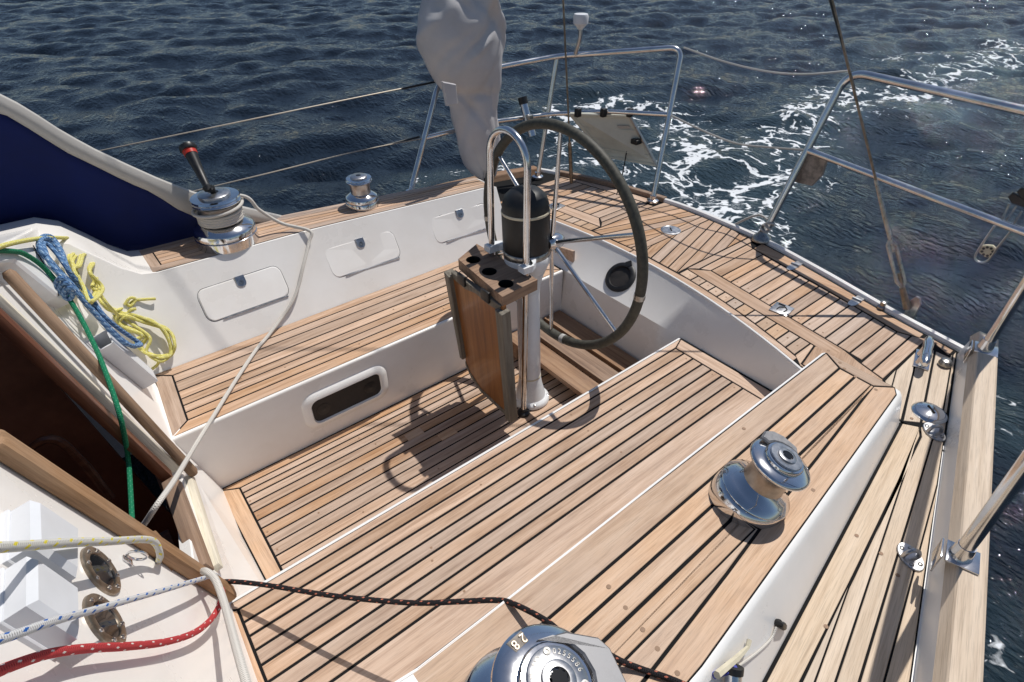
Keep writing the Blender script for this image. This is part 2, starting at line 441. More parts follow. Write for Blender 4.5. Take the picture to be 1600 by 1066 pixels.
    wv = N(nt, 'ShaderNodeVectorMath', operation='MULTIPLY_ADD'); L(wn.outputs['Color'], wv.inputs[0]); wv.inputs[1].default_value = (.9, .9, .9); L(tc.outputs['Object'], wv.inputs[2])
    vo = N(nt, 'ShaderNodeTexVoronoi', feature='DISTANCE_TO_EDGE', i_Scale=2.3); L(wv.outputs[0], vo.inputs['Vector'])
    vo2 = N(nt, 'ShaderNodeTexVoronoi', feature='DISTANCE_TO_EDGE', i_Scale=6.5); L(wv.outputs[0], vo2.inputs['Vector'])
    fn = N(nt, 'ShaderNodeTexNoise', i_Scale=1.3, i_Detail=5.0, i_Roughness=.62); L(tc.outputs['Object'], fn.inputs[0])
    lace = math_(nt, 'SUBTRACT', .42, math_(nt, 'MULTIPLY', vo.outputs[0], 3.0))
    lace = math_(nt, 'ADD', lace, math_(nt, 'SUBTRACT', .10, math_(nt, 'MULTIPLY', vo2.outputs[0], 1.6)))
    lace = math_(nt, 'ADD', lace, math_(nt, 'MULTIPLY', fn.outputs[0], 1.45))
    val = math_(nt, 'ADD', math_(nt, 'MULTIPLY', lace, .55), math_(nt, 'MULTIPLY', a.outputs['Fac'], .57))
    gate = math_(nt, 'GREATER_THAN', a.outputs['Fac'], .05)
    fn2 = N(nt, 'ShaderNodeTexNoise', i_Scale=16.0, i_Detail=4.0); L(tc.outputs['Object'], fn2.inputs[0])
    val = math_(nt, 'ADD', val, math_(nt, 'MULTIPLY_ADD', fn2.outputs[0], .34, -.18))
    fm = ramp(nt, val, [(.91, 0.0), (1.0, 1.0)])
    fmask = math_(nt, 'MULTIPLY', fm.outputs[0], gate)
    nb = N(nt, 'ShaderNodeTexNoise', i_Scale=5.5, i_Detail=7.0, i_Roughness=.6, i_Distortion=.6)
    mp = N(nt, 'ShaderNodeMapping'); mp.inputs['Rotation'].default_value = (0, 0, -wd); mp.inputs['Scale'].default_value = (1.5, .7, 1); L(tc.outputs['Object'], mp.inputs[0]); L(mp.outputs[0], nb.inputs[0])
    bp = N(nt, 'ShaderNodeBump', i_Strength=.6, i_Distance=.05); L(nb.outputs[0], bp.inputs['Height'])
    nb2 = N(nt, 'ShaderNodeTexNoise', i_Scale=17.0, i_Detail=2.5, i_Roughness=.55); L(mp.outputs[0], nb2.inputs[0])
    bp2 = N(nt, 'ShaderNodeBump', i_Strength=.85, i_Distance=.030); L(nb2.outputs[0], bp2.inputs['Height']); L(bp.outputs[0], bp2.inputs['Normal'])
    L(mixc(nt, a.outputs['Fac'], (.006, .011, .019), (.02, .038, .048)), b.inputs['Base Color']); b.inputs['Roughness'].default_value = .02; b.inputs['IOR'].default_value = 1.333
    L(bp2.outputs[0], b.inputs['Normal'])
    fb = N(nt, 'ShaderNodeBsdfDiffuse'); fb.inputs[0].default_value = (.74, .77, .8, 1)
    mx = N(nt, 'ShaderNodeMixShader'); L(math_(nt, 'MULTIPLY', fmask, .92), mx.inputs[0]); L(b.outputs[0], mx.inputs[1]); L(fb.outputs[0], mx.inputs[2])
    L(mx.outputs[0], nt.nodes['Material Output'].inputs[0])
    me.materials.append(mt)
sea()
#BOAT
# ================================================================== yacht
boat = thing('sailing_yacht', 'white sailing yacht with teak laid cockpit, benches and decks', 'sailboat')
def lerp(x, pts):
    if x <= pts[0][0]: return pts[0][1]
    for (a, p), (b, q) in zip(pts[:-1], pts[1:]):
        if x <= b: return p+(q-p)*(x-a)/(b-a)
    return pts[-1][1]
def yb(x):      # inner foot of the port bulwark (positive)
    return 1.284+(2.618-x)*.306 if x >= 1.1 else 1.7485+.306*(1.1-x)-.06*(1.1-x)**2
def ybs(x): return lerp(x, [(-.6, 1.62), (1.0, 1.44), (1.55, 1.375), (2.13, 1.315), (2.4, 1.26), (2.62, 1.19)])
def zcf(x):
    t = max(0., min(1., (.2-x)/.3)); return zc(x)+.25*t*t*(3-2*t)
YI = {-1: [(.26, 1.047), (.8, 1.034), (1.1, 1.025), (2.03, 1.008)], 1: [(.18, 1.064), (.9, 1.064), (1.37, 1.027), (1.89, .982), (2.05, .972)]}
YT = {-1: [(.2, 1.48), (.7, 1.431), (1.95, 1.292), (2.03, 1.27)], 1: [(.2, 1.34), (.75, 1.335), (1.2, 1.27), (1.42, 1.24), (2.05, 1.14)]}
def yob(s, x): return 1.319+(2.025-x)*.163 if s < 0 else lerp(x, YT[1])+.045
def side_loft(s):
    xs = [-.35, -.2, -.1, -.03, .04, .1, .16, .22, .4, .7, 1.0, 1.3, 1.6, 1.85, 1.97, 2.0]
    rows = []
    for i, x in enumerate(xs):
        z1 = zcf(x); yi = lerp(x, YI[s]); yt = lerp(x, YT[s]); yo = max(yob(s, x), yt+.02)
        if x >= 1.97: e = (x-1.97)/.03; z1 -= .012*e
        b = yb(x) if s < 0 else ybs(x)
        prof = [(b+.01, ZD), (yo+.003, ZD), (yo, ZD+.012)]
        prof += [(yt+.020, z1-.030), (yt+.013, z1-.012), (yt+.004, z1-.002), (yt-.006, z1)]
        prof += [(yi+.0098, z1), (yi+.009, z1+.003), (yi+.003, z1+.002), (yi, z1-.005)]
        tz = .352; wf = .846 if s > 0 else .935; prof += [(wf+.004, tz), (wf, ZS), (.4055, ZS), (.4045, ZS+.0028), (.397, ZS+.0025), (.393, ZS-.001), (.392, ZS-.008), (.392, -.005)]
        row = []
        for y, z in prof:
            xx = x
            if i == 0 and z < .66: xx = max(x, bkx(s*y, z)-.012)
            elif z < .66 and x < bkx(s*y, z)-.012: xx = bkx(s*y, z)-.012
            row.append(Vector((xx, s*y, z)))
        rows.append(row)
    mb = MB(); mb.grid(rows, True, flip=(s > 0))
    # aft end of the coaming, sloping down to the deck
    last = rows[-1][2:10]; foot = [Vector((2.012+.01, p.y, ZD+.001)) for p in last]
    mb.grid([last, foot], False, flip=(s > 0))
    return mb
o = side_loft(-1).build('cockpit_moulding', 'gelcoat_white', boat, angle=50)
o = side_loft(1).build('cockpit_moulding', 'gelcoat', boat, angle=50)
# ---- aft deck base, aft wall of the cockpit
def lipx(y): return 2.19-.165*(y-.1)**2
def edgex(y): return 2.247-.172*(y-.1)**2
TR = [(2.648, -1.31), (2.70, -1.02), (2.757, -.78), (2.80, -.603), (2.868, -.26), (2.885, .0), (2.885, .25), (2.86, .45), (2.80, .75), (2.70, 1.05), (2.60, 1.27)]
TRS = [tuple(p[:2]) for p in smooth_path([(a, b, 0) for a, b in TR], 4)]
ly = [-.985+i*(1.955/24) for i in range(25)]
LIP = [(lipx(y), y) for y in ly]
mb = MB()
poly = LIP+[(2.0, 1.0), (1.99, ybs(2.0)+.01), (2.3, ybs(2.3)+.01)]+TRS[::-1]+[(2.3, -yb(2.3)-.01), (1.99, -yb(2.0)-.01), (2.0, -1.0)]
mb.prism([Vector((a, b, ZD)) for a, b in poly], .02)
rows = []
for t in range(5):
    z, k = [(ZD+.001, 1), (ZD-.006, 1.0), (ZS, .0), (.15, -.1), (-.01, -.2)][t]
    rows.append([Vector((2.012+(lipx(y)-.003*(t > 0)-2.012)*k if k >= 0 else 2.012+k*.1, y, z)) for y in ly])
mb.grid(rows, True)
mb.build('aft_deck_moulding', 'gelcoat', boat, angle=40)
# white lip round the deck edge
mb = MB()
lp = [Vector((lipx(y)+.004, y, ZD+.004)) for y in ly]; mb.tube(lp, .007, 8)
tr = [Vector((a-.012, b, ZD+.008)) for a, b in TRS]; mb.tube(tr, .016, 8)
mb.build('deck_edge_lip', 'gelcoat_white', boat)
# ---- hull
xs = [-1.6, -1, -.5, 0, .5, 1.1, 1.6, 2.1, 2.45]
out = [(x, -yb(x)-.07) for x in xs]+[(2.64, -1.33)]+TRS[1:-1]+[(2.60, 1.30)]+[(x, ybs(x)+.07) for x in xs[::-1]]
rows = []
for z, k, dx in ((ZD-.012, 1, 0), (.2, .985, -.02), (-.25, .93, -.12), (-.7, .78, -.45), (-.9, .6, -.8)):
    rows.append([Vector((a+(dx if a > 1.5 else dx*(a+1.6)/3.1), b*k, z)) for a, b in out])
mb = MB(); mb.grid(rows, True, flip=True); mb.build('hull', 'hull_paint', boat)
# ---- bulwarks with timber capping
def bulwark(s, f, x0, x1):
    xs = [x0+(x1-x0)*i/16 for i in range(17)]
    a, c = [], []
    for x in xs:
        y = f(x); q = lambda d, z: Vector((x, s*(y+d), z))
        dz = 0 if s < 0 else -.095; hb = .592+dz
        a.append([q(0, ZD-.03), q(0, ZD-.01), q(.018, hb), q(.085, hb), q(.075, ZD-.05)])
        c.append([q(.012, hb-.002), q(.010, hb+.004), q(.026, hb+.036), q(.030, hb+.04), q(.088, hb+.04), q(.096, hb+.034), q(.100, hb+.002), q(.09, hb-.004)])
    A = MB(); A.grid(a, False, flip=(s < 0)); A.add(a[0], [[0, 1, 2, 3, 4]]); A.add(a[-1], [[4, 3, 2, 1, 0]]); A.build('bulwark', 'gelcoat', boat)
    C = MB()
    for r in c: r.append(r[0].copy())
    C.grid(c, False, flip=(s < 0)); C.add(c[0][:-1], [list(range(8))]); C.add(c[-1][:-1], [list(range(8))[::-1]])
    an_ = math.atan(.306) if s < 0 else -math.atan(.11)
    Rc = Matrix.Rotation(-an_, 3, 'Z'); C.v = [tuple(Rc@Vector(v)) for v in C.v]
    C.build('capping_rail', 'teak_cap' if s < 0 else 'teak_brown', boat, local=True).rotation_euler = (0, 0, an_)
bulwark(-1, yb, -.6, 2.60)
bulwark(1, ybs, -.6, 2.56)
# ---- cabin bulkhead in three moulded pieces round the companionway
def yz(y, z): return Vector((bkx(y, z), y, z))
OA, OB_, OC_, OD = BK(-60, 403), BK(285, 737), BK(303, 872), BK(-60, 640)
OA = OB_+(OA-OB_)*1.05; OD = OC_+(BK(0, 682)-OC_)*1.15
back = -BNU*.035
mb = MB()
mb.prism([OA, OB_, yz(OB_.y+.01, ZS-.02), yz(.87, ZS-.02), yz(1.075, .69), yz(1.29, .885), yz(1.25, .925), yz(.62, 1.13), yz(.54, 1.19)], back, .004)
mb.prism([OD, OC_, yz(-.36, ZS-.03), yz(-.87, ZS-.03), yz(-1.06, .67), yz(-1.5, .67), yz(-1.62, .5), yz(-1.75, .5), yz(-1.7, 1.14), yz(-.95, 1.235)], back, .004)
mb.prism([OB_-BNU*.002, OC_-BNU*.002, yz(-.42, ZS-.034)-BNU*.002, yz(-.42, -.02), yz(.42, -.02), yz(.42, ZS-.022)-BNU*.002], back, .004)
mb.build('cabin_bulkhead', 'gelcoat', boat)
# fillet plinth: vertical face between sill and sole
mb = MB(); mb.prism([Vector((.066, -.392, -.0)), Vector((.066, .392, 0)), Vector((bkx(.39, .3)-.01, .392, .30)), Vector((bkx(-.39, .3)-.01, -.392, .30))], Vector((-.05, 0, -.0)))
mb.build('bridge_face', 'gelcoat', boat)
# cabin top and dark cabin
mb = MB()
for (y0, y1, z0, z1) in ((.58, 1.25, 1.145, .93), (-1.72, -.56, 1.16, 1.235)):
    p = [Vector((bkx(y0, z0)-.02, y0, z0)), Vector((bkx(y1, z1)-.02, y1, z1)), Vector((-1.6, y1, z1+.04)), Vector((-1.6, y0, z0+.04))]
    mb = MB(); mb.prism(p, .05); mb.build('cabin_top', 'gelcoat_white', boat)

mb = MB()
for y in (.62, -.66): mb.prism([Vector((-.10 if y > 0 else -.14, y, -.5)), Vector((-1.6, y, -.5)), Vector((-1.6, y, 1.2)), Vector((-.33, y, 1.2))], Vector((0, .02 if y > 0 else -.02, 0)))
mb.prism([Vector((-1.6, -.66, -.5)), Vector((-.05, -.66, -.5)), Vector((-.05, .62, -.5)), Vector((-1.6, .62, -.5))], .03)
mb.box((-1.62, 0, .4), (.03, 1.4, 1.8)); mb.box((-.10, 0, -.22), (.03, 1.28, .56)); mb.box((-1.35, -.02, 1.30), (.5, 1.28, .03))
mb.build('cabin_interior', 'cabin_dark', boat)
mb = MB(); mb.box((-.24, .0, .06), (.2, .5, .03), bev=.005); mb.box((-.42, .0, -.16), (.2, .5, .03), bev=.005)
st = mb.build('companionway_step', 'mahogany', boat)
MB().tube(smooth_path([(-.42, .36, .55), (-.30, .3, .62), (-.26, .28, .50), (-.24, .24, .34)], 6), .014, 8).build('grab_handle', 'mahogany', boat)
# ---- companionway trim
cw = boat
def bar_px(p0, p1, w_, off0, off1, name, mat, wpx=None, bev=.004):
    """flat timber lying on the bulkhead between two pixels, width w_ in plane"""
    a, b = BK(*p0), BK(*p1); d = (b-a).normalized(); n = BNU; sdir = n.cross(d).normalized()
    M = Matrix((d, sdir, n)).transposed()
    mb = MB(); L_ = (b-a).length; mb.box((0, 0, 0), (L_, w_, off1-off0), None, bev)
    o = mb.build(name, mat, cw, local=True); M4 = M.to_4x4(); M4.translation = (a+b)/2+n*(off0+off1)/2; o.matrix_basis = M4
    return o
bar_px((-30, 695), (352, 936), .05, .0, .036, 'handrail', 'rail_wood', bev=.012)
r0, r1 = BK(10, 424, .03), BK(304, 741, .03)
d = (r1-r0); M = frame(r0, d); mb = MB(); Lr = d.length
mb.tube([(0, 0, 0), (.012, 0, 0), (Lr-.012, 0, 0), (Lr, 0, 0)], [.012, .0175, .0175, .012], 14)
o = mb.build('handrail', 'rail_wood', cw, local=True)
o.matrix_basis = M@Matrix.Rotation(math.radians(-90), 4, 'Y')
bar_px((-8, 462), (277, 733), .014, -.02, .012, 'trim_strip', 'cream_board', bev=.003)
bar_px((-8, 480), (268, 742), .04, -.03, .004, 'door_jamb', 'mahogany')
bar_px((272, 752), (322, 890), .05, -.03, .014, 'sill_board', 'teak_brown')
bar_px((293, 748), (336, 890), .03, -.02, .02, 'sill_board', 'cream_board')
bar_px((238, 842), (270, 878), .10, -.034, .004, 'washboard_corner', 'rail_wood')
# ================================================================== teak
def caulk(name, polys, zf):
    mb = MB()
    for p in polys: slab(mb, p, (lambda x, y: (zf(x, y) if callable(zf) else zf)+.001), .006)
    return mb.build(name, 'caulk', boat)
T = .003
# sole
sole = caulk('cockpit_sole', [[(.066, -.39), (2.0, -.39), (2.0, .39), (.066, .39)]], 0.0)
zs0 = T
plank([(.068, -.3845), (.122, -.3845), (.14, .345), (.068, .3845)], zs0, sole, 'teak_pale')
plank([(.068, .3845), (.14, .345), (2.0, .345), (2.0, .3845)], zs0, sole, 'teak')
cuts = [-.388, -.352, -.305, -.258, -.21, -.163, -.115, -.063, -.009, .04, .091, .137, .187, .233, .276, .31, .345]
strips([(.125, -.3845), (1.99, -.3845), (1.99, .345), (.14, .345)], 0, cuts, zs0, sole)
for a, b in ((.83, .155), (.95, .06)):     # little graving repairs let into the boards
    plank([(a, b-.022), (a+.085, b-.024), (a+.085, b+.022), (a, b+.02)], zs0+.0015, sole, 'teak_pale', th=.003, gap=.0008)
# helmsman's footboards
for i, (a, b, z) in enumerate(((1.585, 1.70, .10), (1.728, 1.838, .10), (1.862, 1.985, .10))):
    t = tag(plank([(a, -.386), (b, -.386), (b, .386), (a, .386)], z, None, 'teak_brown', th=.026, ang=math.pi/2, name='footboard', gap=.001),
            ['loose brown teak footboard across the cockpit, nearest the pedestal', 'loose brown teak footboard across the cockpit, middle of three', 'loose brown teak footboard against the aft cockpit wall'][i], 'footboard', 'footboards behind the wheel')
mb = MB()
for y in (-.3, .3): MB().box((1.785, y, .038), (.4, .04, .07)).build('footboard_bearer', 'teak_brown', sole)
# bench (near side) and seat (far side)
bench = caulk('bench', [[(-.085, -.404), (2.008, -.404), (2.008, -.934), (-.10, -.934)]], ZS)
plank([(-.088, -.406), (-.04, -.436), (-.06, -.934), (-.108, -.934)], ZS+T, bench, 'teak')
plank([(-.088, -.406), (2.0, -.406), (1.93, -.436), (-.04, -.436)], ZS+T, bench, 'teak')
plank([(2.0, -.406), (2.0, -.934), (1.926, -.934), (1.926, -.436)], ZS+T, bench, 'teak')
strips([(-.04, -.436), (1.926, -.436), (1.926, -.934), (-.06, -.934)], 0, [-.934, -.788, -.737, -.685, -.632, -.583, -.534, -.485, -.436], ZS+T, bench, gap=.0044)
seat = caulk('bench', [[(.036, .404), (2.008, .404), (2.008, .845), (.03, .845)]], ZS)
plank([(-.0, .406), (.072, .466), (.1, .79), (.036, .845)], ZS+T, seat, 'teak')
plank([(.0, .406), (2.0, .406), (1.93, .466), (.072, .466)], ZS+T, seat, 'teak')
plank([(.036, .845), (.1, .79), (1.93, .79), (2.0, .845)], ZS+T, seat, 'teak')
plank([(2.0, .406), (2.0, .845), (1.93, .79), (1.93, .466)], ZS+T, seat, 'teak')
strips([(.072, .466), (1.93, .466), (1.93, .79), (.1, .79)], 0, [.466, .515, .563, .61, .665, .735, .79], ZS+T, seat)
# upright trim where the bench meets the aft wall
# port coaming top
zp = lambda x, y: zc(x)+T
def cl(pts): return [(a, b) for a, b in pts]
pcin = lambda x: -lerp(x, YI[-1])-.010
pcout = lambda x: -lerp(x, YT[-1])+.004
reg = [(-.3, pcin(-.3)), (1.985, pcin(1.985)), (1.985, pcout(1.985)+.012), (1.95, pcout(1.95)), (.7, pcout(.7)), (-.3, pcout(-.3))]
pco = caulk('coaming_top', [reg], lambda x, y: zc(x))
A0, A1 = (-.3, -1.17), (1.93, -1.096)
sa = lambda x, y0: y0+(x-1.93)*.0325
dl = [(1.93, -1.215), (1.457, -1.27), (1.112, -1.305), (.93, -1.329), (.587, -1.368), (.2, -1.41), (-.3, -1.46)]
dx = lambda x: -lerp(x, [(a, -b) for a, b in dl[::-1]])
gx = lambda lst: [(a, b) for a, b in lst]
# inner board, aft cross board, margin board
plank([(-.3, pcin(-.3)), (1.985, pcin(1.985)), (1.935, sa(1.935, -1.096)), (-.3, sa(-.3, -1.096))], zp, pco, 'teak_pale')
plank([(1.985, pcin(1.985)), (1.985, pcout(1.985)+.012), (1.93, -1.217), (1.935, sa(1.935, -1.096))], zp, pco, 'teak_pale')
plank([(1.985, pcout(1.985)+.012), (1.93, -1.217)]+dl[1:]+[(-.3, pcout(-.3)), (.7, pcout(.7)), (1.95, pcout(1.95))], zp, pco, 'teak_pale', ang=.1)
inner = [(-.3, sa(-.3, -1.096)), (1.935, sa(1.935, -1.096)), (1.93, -1.217)]+dl[1:]
an = math.atan(.0325); off = lambda y0: (y0-1.93*.0325)*math.cos(an)
strips(inner, an, [off(-1.55), off(-1.332), off(-1.272), off(-1.213), off(-1.154), off(-1.096)], zp, pco, 'teak_pale', gap=.0045)
# starboard coaming top
zq = lambda x, y: zc(x)+T
sin_ = lambda x: lerp(x, YI[1])+.016
so_ = lambda x: lerp(x, YT[1])-.004
xx = [.18, .4, .75, .9, 1.2, 1.42, 1.7, 1.97]
reg = [(x, sin_(x)) for x in xx]+[(x, so_(x)) for x in xx[::-1]]
sco = caulk('coaming_top', [reg], lambda x, y: zc(x))
fr = lambda x, t: sin_(x)+(so_(x)-sin_(x))*t
plank([(.18, sin_(.18)), (.25, fr(.25, .2)), (.25, fr(.25, .85)), (.18, so_(.18))], zq, sco, 'teak')
for a, b in ((0, .2), (.2, .34), (.34, .48), (.48, .62), (.62, .76), (.76, 1.0)):
    x0 = .18 if a in (0, ) or b == 1.0 else .25
    xs_ = [x0]+xx[1:]
    plank([(x, fr(x, a)) for x in xs_]+[(x, fr(x, b)) for x in xs_[::-1]], zq, sco, 'teak', ang=0, gap=.002)
# aft deck
zd = ZD+T
ad = caulk('aft_deck', [[(lipx(y)+.012, y) for y in ly[1:-1]]+[(2.02, 1.02), (2.02, ybs(2.02))]+[(a-.03, b) for a, b in TRS[::-1]]+[(2.02, -yb(2.02)), (2.02, -1.34), (2.025, -1.0)]], ZD)
def lline(p, q): return lambda y: p[0]+(q[0]-p[0])*(y-p[1])/(q[1]-p[1])
lo = lline((2.301, -.173), (2.198, -.923)); hi = lline((2.38, -.258), (2.288, -.874))
def haft(y): return lerp(-y, [(.17, 2.757), (.253, 2.741), (.67, 2.659), (.952, 2.596), (1.07, 2.566), (1.17, 2.60)])
def trin(y): # inner edge of the transom margin board
    return lerp(y, [(b, a-.038) for a, b in TRS])
def mir(p): return [(a, .25-b) for a, b in p]
for side in (0, 1):
    g = (lambda p: p) if side == 0 else mir
    ymin = -1.0 if side == 0 else -.80
    # edge board in two lengths, row of blocks
    ys = [-.90+i*.0833 for i in range(9)] if side == 0 else [ymin+i*.08 for i in range(9)]
    e = (lambda y: edgex(y)) if side == 0 else (lambda y: edgex(.25-y))
    l_ = (lambda y: lipx(y)) if side == 0 else (lambda y: lipx(.25-y))
    ys = [y for y in ys if y < .12]; ys.append(.125) if ys[-1] < .12 else None
    plank(g([(l_(y)+.014, y) for y in ys]+[(e(y), y) for y in ys[::-1]]), zd, ad, 'teak', ang=math.pi/2)
    yy = [-.176, -.251, -.306, -.363, -.42, -.477, -.535, -.594, -.656, -.713, -.777, -.83, -.881]
    for a, b in zip(yy[:-1], yy[1:]):
        if b < ymin: break
        plank(g([(e(a), a), (lo(a), a), (lo(b), b), (e(b), b)]), zd, ad, 'teak_pale', ang=0, name='block')
    ye = -.99 if side == 0 else ymin
    plank(g([(lo(-.17), -.17), (hi(-.258), -.258), (hi(ye), ye), (lo(ye), ye)]), zd, ad, 'teak', ang=math.atan2(.9, .13)*(-1 if side else 1))
    # lid boards
    yl = [-.258, -.325, -.383, -.44, -.498, -.556, -.613, -.67, -.727, -.785, -.842, -.90, -.957, -1.015, -1.07]
    for a, b in zip(yl[:-1], yl[1:]):
        if b < ymin-.08: break
        plank(g([(hi(a), a), (haft(a), a), (haft(b), b), (hi(b), b)]), zd, ad, 'teak', ang=0)
    plank(g([(lo(-.17), -.17), (trin(-.17) if side == 0 else 2.75, -.17), (trin(-.21) if side == 0 else 2.74, -.21), (hi(-.21)-.038, -.212)]), zd, ad, 'teak', ang=0)
    plank(g([(hi(-.21)-.038, -.212), (2.79 if side == 0 else 2.74, -.212), (haft(-.258), -.258), (hi(-.258), -.258)]), zd, ad, 'teak', ang=0)
    if side == 0:
        plank([(2.238, -1.073), (2.567, -1.068), (2.585, -1.12), (2.222, -1.125)], zd, ad, 'teak', ang=0)
        plank([(2.222, -1.125), (2.585, -1.12), (2.615, -1.172), (2.207, -1.177)], zd, ad, 'teak', ang=0)
        plank([(lo(-.9), -.90), (hi(-.99), -.99), (2.238, -1.073), (2.207, -1.177), (2.09, -1.25), (2.03, -1.05), (2.05, -.93)], zd-.0005, ad, 'teak', ang=.3)
        plank([(edgex(-.881), -.881), (lo(-.881), -.881), (lo(-.9), -.90), (2.05, -.93), (2.03, -.985), (2.035, -.93)], zd, ad, 'teak_pale', ang=0, name='block')
        mg = [-.255, -.4, -.55, -.7, -.85, -.98, -1.07, -1.15]
        plank([(haft(y)+.004, y) for y in mg]+[(trin(y), y) for y in mg[::-1]], zd, ad, 'teak', ang=math.atan2(-1, .22))
        plank([(2.62, -1.175), (trin(-1.16), -1.16), (2.615, -1.275), (2.56, -1.275)], zd, ad, 'teak', ang=math.pi/2)
    else:
        mg = [-.22, -.35, -.5, -.65, -.8, -.9]
        plank([(haft(y)+.004, .25-y) for y in mg]+[(trin(.25-y), .25-y) for y in mg[::-1]], zd, ad, 'teak', ang=math.atan2(1, .22))
    # herringbone between the lids
    dr = math.atan2(.165, .59)
    regm = [(edgex(-.17), -.166), (trin(-.166), -.166), (trin(.0), 0), (trin(.1), .1), (edgex(.1), .1), (edgex(0), 0)]
    c0 = -.166*math.cos(dr)-2.84*math.sin(dr)
    cuts = arange(c0-.002, c0+.46, .0555)
    for a, b in zip(cuts[:-1], cuts[1:]):
        nx, ny = -math.sin(dr), math.cos(dr)
        p = clip(clip(regm, nx, ny, a), -nx, -ny, -b)
        if len(p) >= 3: plank(g(p), zd, ad, 'teak', ang=dr if side == 0 else -dr)
plank([(edgex(.1), .1), (trin(.1), .1), (trin(.15), .15), (edgex(.15), .15)], zd, ad, 'teak', ang=0)
# port quarter and side deck
cj = lambda x: -(1.319+(2.025-x)*.163)-.008
Mx = lambda x: -lerp(x, [(-.5, 1.80), (.941, 1.568), (1.31, 1.511), (1.494, 1.481), (2.003, 1.398), (2.2, 1.36)])
bi = lambda x: -yb(x)+.003
sdk = caulk('side_deck', [[(-.5, cj(-.5)+.006), (2.03, cj(2.03)+.006), (2.03, bi(2.03)), (1.1, bi(1.1)), (.5, bi(.5)), (-.5, bi(-.5))]], ZD)
xm = [-.5, .5, .941, 1.31, 1.494, 2.003]
plank([(-.5, cj(-.5)), (2.02, cj(2.02)), (2.05, -1.375)]+[(x, Mx(x)) for x in xm[::-1]], zd, sdk, 'teak_cap', ang=.16)
regs = [(x, Mx(x)) for x in xm]+[(2.05, -1.375), (2.08, -1.38), (2.2, bi(2.2)), (1.6, bi(1.6)), (1.1, bi(1.1)), (.5, bi(.5)), (-.5, bi(-.5))]
an = math.atan(.232); c1 = math.cos(an); o2 = lambda x, y: -math.sin(an)*x+c1*y
strips(regs, an, [o2(1.1, -2.1), o2(1.1, -1.742), o2(1.1, -1.692), o2(1.1, -1.642), o2(1.1, -1.596), o2(1.1, -1.556), o2(1.1, -1.50), o2(1.1, -1.42), o2(1.1, -1.3)], zd, sdk, 'teak_cap', gap=.004)
regq = [(2.205, -1.182), (2.555, -1.178), (2.555, -1.278), (2.612, -1.283), (2.2, bi(2.2)), (2.08, -1.38), (2.03, -1.325), (2.04, -1.26)]
an = math.atan(.30); c1 = math.cos(an); o2 = lambda x, y: -math.sin(an)*x+c1*y
strips(regq, an, [o2(2.4, -1.5), o2(2.4, -1.335), o2(2.4, -1.272), o2(2.4, -1.212), o2(2.4, -1.152), o2(2.4, -1.0)], zd, ad, 'teak_cap', gap=.004)
# timber toe rail along the far half of the transom
mb = MB(); pts = [(trin(y)+.004, y) for y in (.42, .55, .7, .85, 1.0, 1.15)]
mb.prism([Vector((a, b, ZD+.03)) for a, b in pts]+[Vector((a+.035, b, ZD+.03)) for a, b in pts[::-1]], .034, .003); mb.build('toe_rail', 'teak_brown', boat)
# dowel plugs
def plugs(parent, pts, z, r=.0045):
    mb = MB()
    for x, y in pts: mb.lathe([(r, 0), (r, .0006), (r*.7, .0007)], 10, frame((x, y, (z(x, y) if callable(z) else z)+.0002), (0, 0, 1)))
    mb.build('dowel_plugs', 'plug', parent, kind='stuff')
rj = lambda a: random.uniform(-a, a)
plugs(pco, [tuple(PC(*p)[:2]) for p in ((951, 918), (977, 951), (1004, 985), (1027, 1015), (1058, 1053), (1162, 671), (1270, 767), (1319, 577), (1336, 590), (1368, 610), (1294, 549), (1312, 568))], lambda x, y: zc(x)+T, .006)
plugs(sdk, [tuple(PZ(*p, ZD)[:2]) for p in ((1338, 838), (1376, 866), (1402, 900), (1424, 655), (1290, 980))], zd, .006)
plugs(ad, [(e_+rj(.004), y+rj(.006)) for y in (-.29, -.35, -.41, -.47, -.53, -.585, -.64, -.7, -.755, -.81, -.87) for e_ in (hi(y)+.03, haft(y)-.03)]+[((lo(y)+edgex(y))/2+rj(.01), y) for y in (-.22, -.28, -.335, -.39, -.45, -.505, -.565, -.625, -.685, -.745, -.8, -.855)], zd, .004)
plugs(bench, [(1.90, y+rj(.01)) for y in (-.51, -.66, -.76)]+[(.9+rj(.6), -.46-.05*i+rj(.006)) for i in range(6)]+[(1.25, -.56), (.5, -.8)], ZS+T, .004)
plugs(seat, [(random.uniform(.3, 1.8), y) for y in (.44, .49, .54, .585, .64, .7, .76) for _ in range(2)], ZS+T, .004)
plugs(sole, [(random.uniform(.2, 1.3), y) for y in (-.28, -.19, -.09, .02, .11, .21, .29) for _ in range(2)]+[(.15, y) for y in (.25, .16, .06, -.04)], T, .004)
